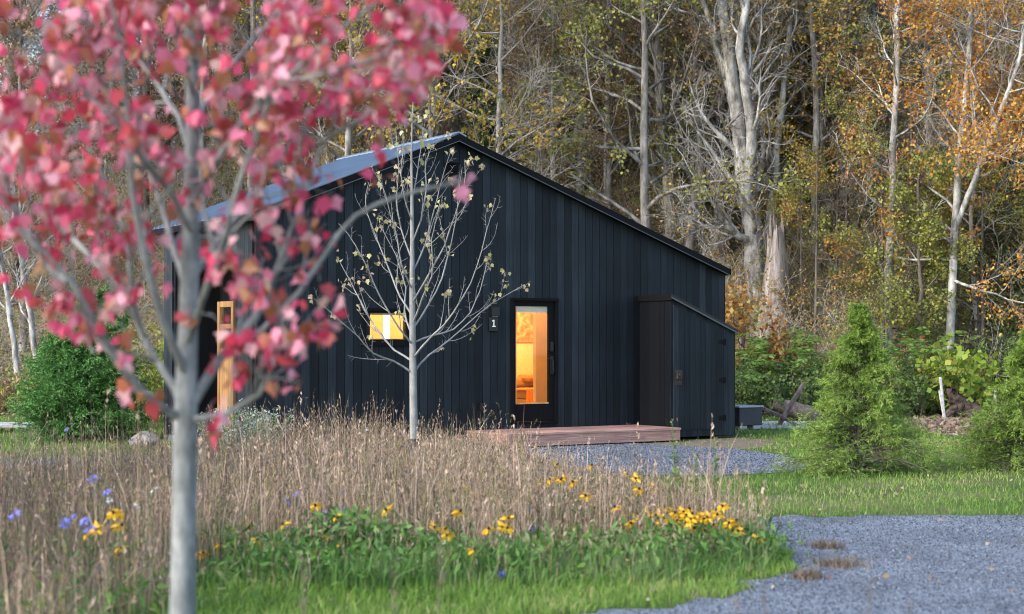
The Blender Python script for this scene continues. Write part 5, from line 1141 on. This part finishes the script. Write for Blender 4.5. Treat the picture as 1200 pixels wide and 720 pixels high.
for i, (px, d) in enumerate(((268, 20.8), (284, 21.2), (299, 20.9), (310, 21.5), (256, 21.3))):
    rg = np.random.default_rng(140 + i); g = Geo(); B = 16; p_ = np.zeros((B, 6, 3)); p_[:, 0, :2] = rg.normal(0, .05, (B, 2)); dd = norm(np.stack([rg.normal(0, .25, B), rg.normal(0, .25, B), np.ones(B)], 1))
    for k in range(1, 6): dd = norm(dd + rg.normal(0, .12, (B, 3))); p_[:, k] = p_[:, k - 1] + dd * .15
    rr_ = np.full((B, 6), .004); g.add(*tubes(p_, rr_, 3, rg)); q2, q2r = kids(p_, rr_, 7, .3, 1, (25, 60), .16, 4, rg, rmin=.002); g.add(*tubes(q2, q2r, 3, rg))
    e = empty('seedhead_plant', ((px - 600) / F * d, d, 0)); link('stems', g.mesh('stems'), M['herb'], e); lg = Geo(); V, Fq, T = leaves(pick(q2, 5, rg, .5, 1), .03, rg, aspect=.6, spread=.015); lg.add(V, Fq, T); link('foliage', lg.mesh('foliage'), M['lf_fluff'], e)  # the foliage part here is the pale fluffy seed heads
    props(e, 'grey green plant with pale fluffy seed heads at the cabin corner', 'plant', 'fluffy seed head plants at the cabin corner')
# tall green mullein-like stalks at the meadow's right end, and weeds near the lens
def stalk(name, loc, h, label, seed, mat, nleaf=60, ls=.07, sw=.006, bark='stem'):
    rg = np.random.default_rng(seed); g = Geo(); q, qr = resample([(0, 0, 0), (rg.normal(0, .02), 0, h * .5), (rg.normal(0, .03), 0, h)], [sw, sw * .8, sw * .5], 8); g.add(*tubes(q[None], qr[None], 5, rg))
    lg = Geo(); t = rg.random(nleaf) ** .7; pos = np.stack([np.interp(t, np.linspace(0, 1, 8), q[:, k]) for k in range(3)], 1); a = rg.uniform(0, 6.28, nleaf)
    V, Fq, T = leaves(pos, 1.0, rg, aspect=.34, dirs=np.stack([np.cos(a), np.sin(a), rg.uniform(.2, 1.1, nleaf)], 1)); V = V.reshape(-1, 4, 3); V = pos[:, None] + (V - pos[:, None]) * (ls * (1.25 - t))[:, None, None]; lg.add(V.reshape(-1, 3), Fq, T)
    e = empty(name, loc); link('stem', g.mesh('stem'), M[bark], e); link('foliage', lg.mesh('foliage'), mat, e); props(e, label, 'weed')
for i, (px, py, d, lab) in enumerate(((781, 491, 14.6, 'tallest green weed stalk at the right end of the meadow'), (827, 513, 14.4, 'thin green weed stalk nearest the lawn'), (806, 532, 14.2, 'short leafy weed between the two tall stalks'))):
    x = (px - 600) / F * d + .08; stalk('weed_stalk', (x, d, 0), P(px, py, d)[2], lab, 70 + i, M['herb'], 70, .10)
for i, (px, py, d, lab) in enumerate(((898, 655, 4.6, 'blurred dark seed stalk near the lens, bottom right'), (1010, 668, 4.4, 'blurred pale weed near the lens, bottom right corner'), (1055, 690, 4.5, 'blurred brown weed near the lens at far bottom right'), (1020, 705, 4.3, 'short blurred weed near the lens by the pale weed'),
                                      (522, 610, 5.2, 'blurred thin weed near the lens, bottom middle'), (470, 655, 5.0, 'blurred weed near the lens left of the bottom middle'), (868, 690, 4.4, 'shortest blurred weed near the lens, bottom right'), (355, 640, 5.4, 'blurred weed near the lens right of the maple trunk'))):
    stalk('near_weed', ((px - 600) / F * d, d, -.02), P(px, py, d)[2], lab, 80 + i, M['dry_dark'], 30, .075, .004, 'bark_brown')

# five-lobed leaves hanging on petioles
OUT = np.array([(0, 0), (.20, -.06), (.42, .06), (.34, .22), (.60, .42), (.38, .46), (.30, .56), (.16, .74), (0, 1.02), (-.16, .74), (-.30, .56), (-.38, .46), (-.60, .42), (-.34, .22), (-.42, .06), (-.20, -.06)])
def maple_leaves(pos, size, rng, tint):
    N = len(pos); d = rng.normal(0, .55, (N, 3)); d[:, 2] -= .9; d = norm(d); rv = norm(rng.normal(size=(N, 3)) * np.array([1, 1, .4])); s = norm(np.cross(d, rv)); nn = np.cross(d, s)
    L = size * rng.uniform(.65, 1.2, N); fold = rng.uniform(.05, .55, N); cur = rng.normal(0, .25, N)
    u = OUT[:, 0][None] * L[:, None]; v = OUT[:, 1][None] * L[:, None]; ww = np.abs(u) * fold[:, None] + cur[:, None] * v * v / L[:, None]
    V = pos[:, None] + s[:, None] * u[..., None] + d[:, None] * v[..., None] + nn[:, None] * ww[..., None]
    b = (np.arange(N) * 16)[:, None]
    Fr = b + np.array([0, 1, 2, 3, 4, 5, 6, 7, 8])[None]; Fl = b + np.array([0, 8, 9, 10, 11, 12, 13, 14, 15])[None]
    Fa = np.stack([Fr, Fl], 1).reshape(-1, 9)
    return V.reshape(-1, 3), Fa, np.repeat(tint, 2)
# ------------------------------------------------------------------ young bare tree in front of the cabin
def graft(Pm, Rm, spec, rng): pass
dT = 20.0
rng = np.random.default_rng(15)
bt = props(empty('bare_young_tree', ((485 - 600) / F * dT, dT, 0)), 'nearly leafless silver young tree in front of the small lit window', 'tree')
o_ = np.array(bt.location)
def tr_px(path, jit=0.0): return [P(a_, b_, dT + c_) - o_ for a_, b_, c_ in path]
g = Geo(); main, mrad = resample([np.array([0, 0, -.05])] + tr_px([(485, 515, 0), (484, 440, 0), (483, 340, 0), (483, 250, 0), (482, 180, .05), (484, 110, .05)]), [.056, .052, .046, .034, .022, .012, .004], 20)
g.add(*tubes(main[None], mrad[None], 10, rng))
BR = [[(484, 438, 0), (468, 426, -.1), (438, 415, -.3), (420, 396, -.45), (396, 374, -.6), (366, 348, -.7)],
      [(484, 438, 0), (496, 420, .1), (520, 402, .3), (545, 380, .45), (570, 358, .5), (612, 335, .6)],
      [(484, 424, 0), (460, 408, .2), (440, 384, .4), (420, 350, .6), (404, 322, .7), (392, 300, .8)],
      [(484, 420, 0), (500, 400, -.2), (528, 372, -.4), (548, 340, -.5), (562, 300, -.6), (580, 235, -.7)],
      [(484, 405, 0), (468, 385, -.2), (450, 355, -.3), (432, 315, -.5), (415, 280, -.6), (398, 262, -.6)],
      [(484, 402, 0), (512, 393, .2), (530, 390, .3), (552, 368, .3), (566, 330, .4), (574, 300, .4)],
      [(484, 385, 0), (500, 362, .2), (516, 330, .4), (526, 290, .5), (533, 250, .6), (540, 195, .6)],
      [(483, 370, 0), (466, 345, .2), (452, 310, .4), (438, 275, .5), (424, 240, .5), (430, 215, .5)],
      [(483, 355, 0), (500, 325, -.3), (520, 290, -.4), (534, 250, -.5), (548, 210, -.6), (546, 185, -.6)],
      [(483, 340, 0), (470, 310, -.3), (462, 270, -.4), (452, 235, -.5), (440, 200, -.5)],
      [(483, 320, 0), (498, 290, .2), (508, 250, .3), (520, 210, .3), (528, 178, .3)],
      [(483, 305, 0), (472, 275, .2), (464, 235, .3), (466, 195, .3), (462, 150, .3)],
      [(483, 285, 0), (495, 255, -.2), (500, 225, -.2), (498, 190, -.2), (508, 170, -.3)],
      [(483, 260, 0), (474, 230, -.2), (470, 200, -.2), (474, 165, -.2), (466, 130, -.2)],
      [(483, 235, 0), (489, 205, .1), (493, 175, .2), (494, 140, .2)],
      [(484, 395, 0), (474, 372, .3), (476, 340, .5), (464, 300, .7), (446, 262, .8)],
      [(484, 378, 0), (494, 352, -.3), (508, 320, -.5), (506, 280, -.6), (516, 240, -.7)]]
bp, br = [], []
for k_, path in enumerate(BR):
    r0 = float(np.interp(path[0][1], [110, 440], [.0045, .0165])); a_, b_ = resample(tr_px(path), np.linspace(r0, .003, len(path)), 12); a_[1:] += np.cumsum(rng.normal(0, .006, (11, 3)), 0); bp.append(a_); br.append(b_)
bp = np.stack(bp); br = np.stack(br); g.add(*tubes(bp, br, 6, rng))
s1, s1r = kids(bp, br, 7, .15, .97, (20, 48), .58, 7, rng, up=.13, wander=.09, rs=.6, rend=.35, taper=.5, rmin=.003); g.add(*tubes(s1, s1r, 4, rng))
s2, s2r = kids(np.concatenate([s1[:, :, :]]), s1r, 5, .1, 1, (45, 80), .10, 3, rng, up=.05, wander=.1, rmin=.0025); g.add(*tubes(s2, s2r, 3, rng))
s3, s3r = kids(bp, br, 9, .15, 1, (45, 80), .11, 3, rng, up=.05, wander=.1, rmin=.0025); g.add(*tubes(s3, s3r, 3, rng))
link('trunk', g.mesh('trunk', True), M['bark_sapling'], bt)
lv = np.concatenate([s1[:, -1], s1[:, 4], bp[:, -1], bp[:, 9]]); lv = lv[rng.random(len(lv)) < .30]; lv = np.repeat(lv, 4, 0)
lv = lv + rng.normal(0, .035, lv.shape); V, Fq, T = maple_leaves(lv, .06, rng, rng.random(len(lv))); lgq = Geo(); lgq.add(V, Fq, T); link('crown', lgq.mesh('crown'), M['lf_pale'], bt)
p = MB(); p.cyl((0, 0, 0), (0, 0, .42), .075, .07, 14); p.build('trunk_guard', M['guard'], bt)

# ------------------------------------------------------------------ red maple near the lens
dM = 5.6
rng = np.random.default_rng(99)
mp_ = props(empty('red_maple', ((213 - 600) / F * dM, dM, 0)), 'young maple with crimson and pink leaves close to the lens at left', 'tree')
o_ = np.array(mp_.location)
def mpx(path): return [P(a_, b_, dM + c_) - o_ for a_, b_, c_ in path]
g = Geo(); main, mrad = resample([np.array([0, 0, -.05])] + mpx([(214, 720, 0), (216, 600, 0), (217, 500, 0), (219, 420, .02), (223, 300, .03), (226, 170, .03), (225, 40, .05), (222, -80, .05), (225, -200, 0)]), [.056, .046, .043, .042, .036, .031, .026, .022, .017, .011], 26)
g.add(*tubes(main[None], mrad[None], 14, rng))
MBR = [[(222, 492, 0), (262, 489, -.06), (300, 466, -.12), (318, 430, -.18), (324, 395, -.22), (322, 360, -.25)],
       [(222, 478, 0), (245, 440, .05), (270, 405, .10), (305, 365, .15), (325, 310, .2), (352, 245, .25), (372, 190, .3), (400, 130, .35)],
       [(262, 418, .08), (310, 385, .1), (350, 345, .12), (378, 300, .15), (402, 262, .18), (440, 236, .2), (495, 220, .22), (545, 211, .22)],
       [(215, 492, 0), (178, 470, -.1), (140, 425, -.2), (115, 382, -.3), (80, 330, -.38), (45, 290, -.42), (10, 262, -.45)],
       [(216, 478, 0), (190, 430, .12), (168, 398, .2), (153, 345, .28), (148, 290, .34), (130, 220, .4), (90, 150, .42)],
       [(218, 440, 0), (195, 380, -.12), (172, 310, -.2), (160, 240, -.26), (158, 180, -.3), (148, 90, -.34), (130, 0, -.36), (120, -60, -.4)],
       [(220, 400, 0), (240, 340, -.15), (262, 280, -.24), (285, 215, -.3), (305, 150, -.36), (330, 80, -.4), (362, 10, -.42)],
       [(222, 350, 0), (205, 290, .2), (180, 220, .3), (165, 150, .36), (160, 100, .4), (150, 30, .45)],
       [(223, 330, 0), (252, 290, .2), (290, 240, .3), (330, 190, .4), (370, 140, .48), (420, 90, .5), (455, 40, .5)],
       [(224, 270, 0), (200, 220, -.2), (165, 165, -.3), (120, 110, -.38), (75, 70, -.4), (30, 30, -.45)],
       [(225, 240, 0), (250, 190, -.2), (285, 140, -.32), (325, 95, -.4), (370, 50, -.45), (420, 10, -.5), (470, -30, -.5)],
       [(226, 190, 0), (205, 140, .2), (170, 85, .3), (130, 40, .35), (95, -10, .4), (60, -60, .4)],
       [(226, 150, 0), (255, 100, .2), (290, 55, .3), (330, 10, .35), (370, -40, .4)],
       [(226, 110, 0), (210, 60, -.2), (185, 10, -.3), (165, -50, -.35)],
       [(225, 70, 0), (245, 25, -.2), (275, -20, -.3), (300, -80, -.35)],
       [(80, 330, -.38), (50, 300, -.3), (25, 250, -.25), (5, 190, -.2), (-20, 130, -.2)],
       [(153, 345, .28), (115, 310, .34), (75, 270, .4), (40, 215, .45), (15, 150, .45)],
       [(330, 190, .4), (380, 165, .3), (425, 140, .25), (470, 110, .2), (520, 75, .2)],
       [(325, 95, -.4), (370, 95, -.45), (410, 80, -.5), (450, 70, -.55), (500, 20, -.6)]]
bp, br = [], []
for k_, path in enumerate(MBR):
    r0 = [.013, .021, .012, .017, .017][k_] if k_ < 5 else float(np.interp(path[0][1], [70, 440], [.008, .016]))
    a_, b_ = resample(mpx(path), np.linspace(r0, .0065 if k_ == 2 else .0035, len(path)), 14); a_[1:] += np.cumsum(rng.normal(0, .004, (13, 3)), 0); bp.append(a_); br.append(b_)
bp = np.stack(bp); br = np.stack(br); g.add(*tubes(bp, br, 8, rng))
s1, s1r = kids(bp, br, 11, .18, 1.0, (25, 60), .42, 7, rng, up=.08, wander=.12, rs=.55, rend=.35, taper=.45, rmin=.0022)
s2, s2r = kids(s1, s1r, 3, .25, 1.0, (30, 60), .19, 5, rng, up=.05, wander=.14, rs=.7, rend=.5, taper=.3, rmin=.0016)
def inside(p):
    """keep the crown clear of the open view right of it: an uneven, real crown edge"""
    px = 600 + F * (p[:, 0] + o_[0]) / (p[:, 1] + o_[1]); py = 405 - F * (p[:, 2] + o_[2] - CAM_H) / (p[:, 1] + o_[1])
    edge = np.interp(py, [-150, 0, 60, 130, 180, 230, 300, 360, 420, 480, 520], [540, 530, 520, 490, 450, 380, 390, 400, 385, 340, 200])
    low = np.interp(px, [-50, 0, 60, 130, 200, 330, 420], [350, 350, 350, 470, 520, 480, 400])
    return (px < edge + rng.normal(0, 12, len(p))) & (py < low)
k1 = inside(s1[:, -1]); s1, s1r = s1[k1], s1r[k1]; k2 = inside(s2[:, -1]); s2, s2r = s2[k2], s2r[k2]
g.add(*tubes(s1, s1r, 5, rng)); g.add(*tubes(s2, s2r, 4, rng))
link('trunk', g.mesh('trunk', True), M['bark_maple'], mp_)
src = np.concatenate([pick(s2, 3, rng, .4, 1.02), pick(s1, 3, rng, .4, 1.02), np.repeat(bp[:3, -1], 2, 0), np.repeat(bp[2:3, -1], 3, 0)])
dn = rng.normal(0, .5, src.shape); dn[:, 2] -= .5; pet = norm(dn) * rng.uniform(.02, .055, (len(src), 1))
pc = np.stack([src, src + pet * .6 + np.array([0, 0, -.004]), src + pet], 1)
lg = Geo(); V, Fq = tubes(pc, np.full((len(pc), 3), .0009), 3, rng); lg.add(V, Fq, np.full(len(Fq), .45))
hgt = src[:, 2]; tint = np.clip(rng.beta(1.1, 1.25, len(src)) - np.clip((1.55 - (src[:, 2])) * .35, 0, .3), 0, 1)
V, Fa, T = maple_leaves(src + pet, .055, rng, tint); lg.add(V, Fa, T)
link('crown', lg.mesh('crown'), M['lf_maple'], mp_)
print('leaves', len(src), 'objects', len(bpy.data.objects))
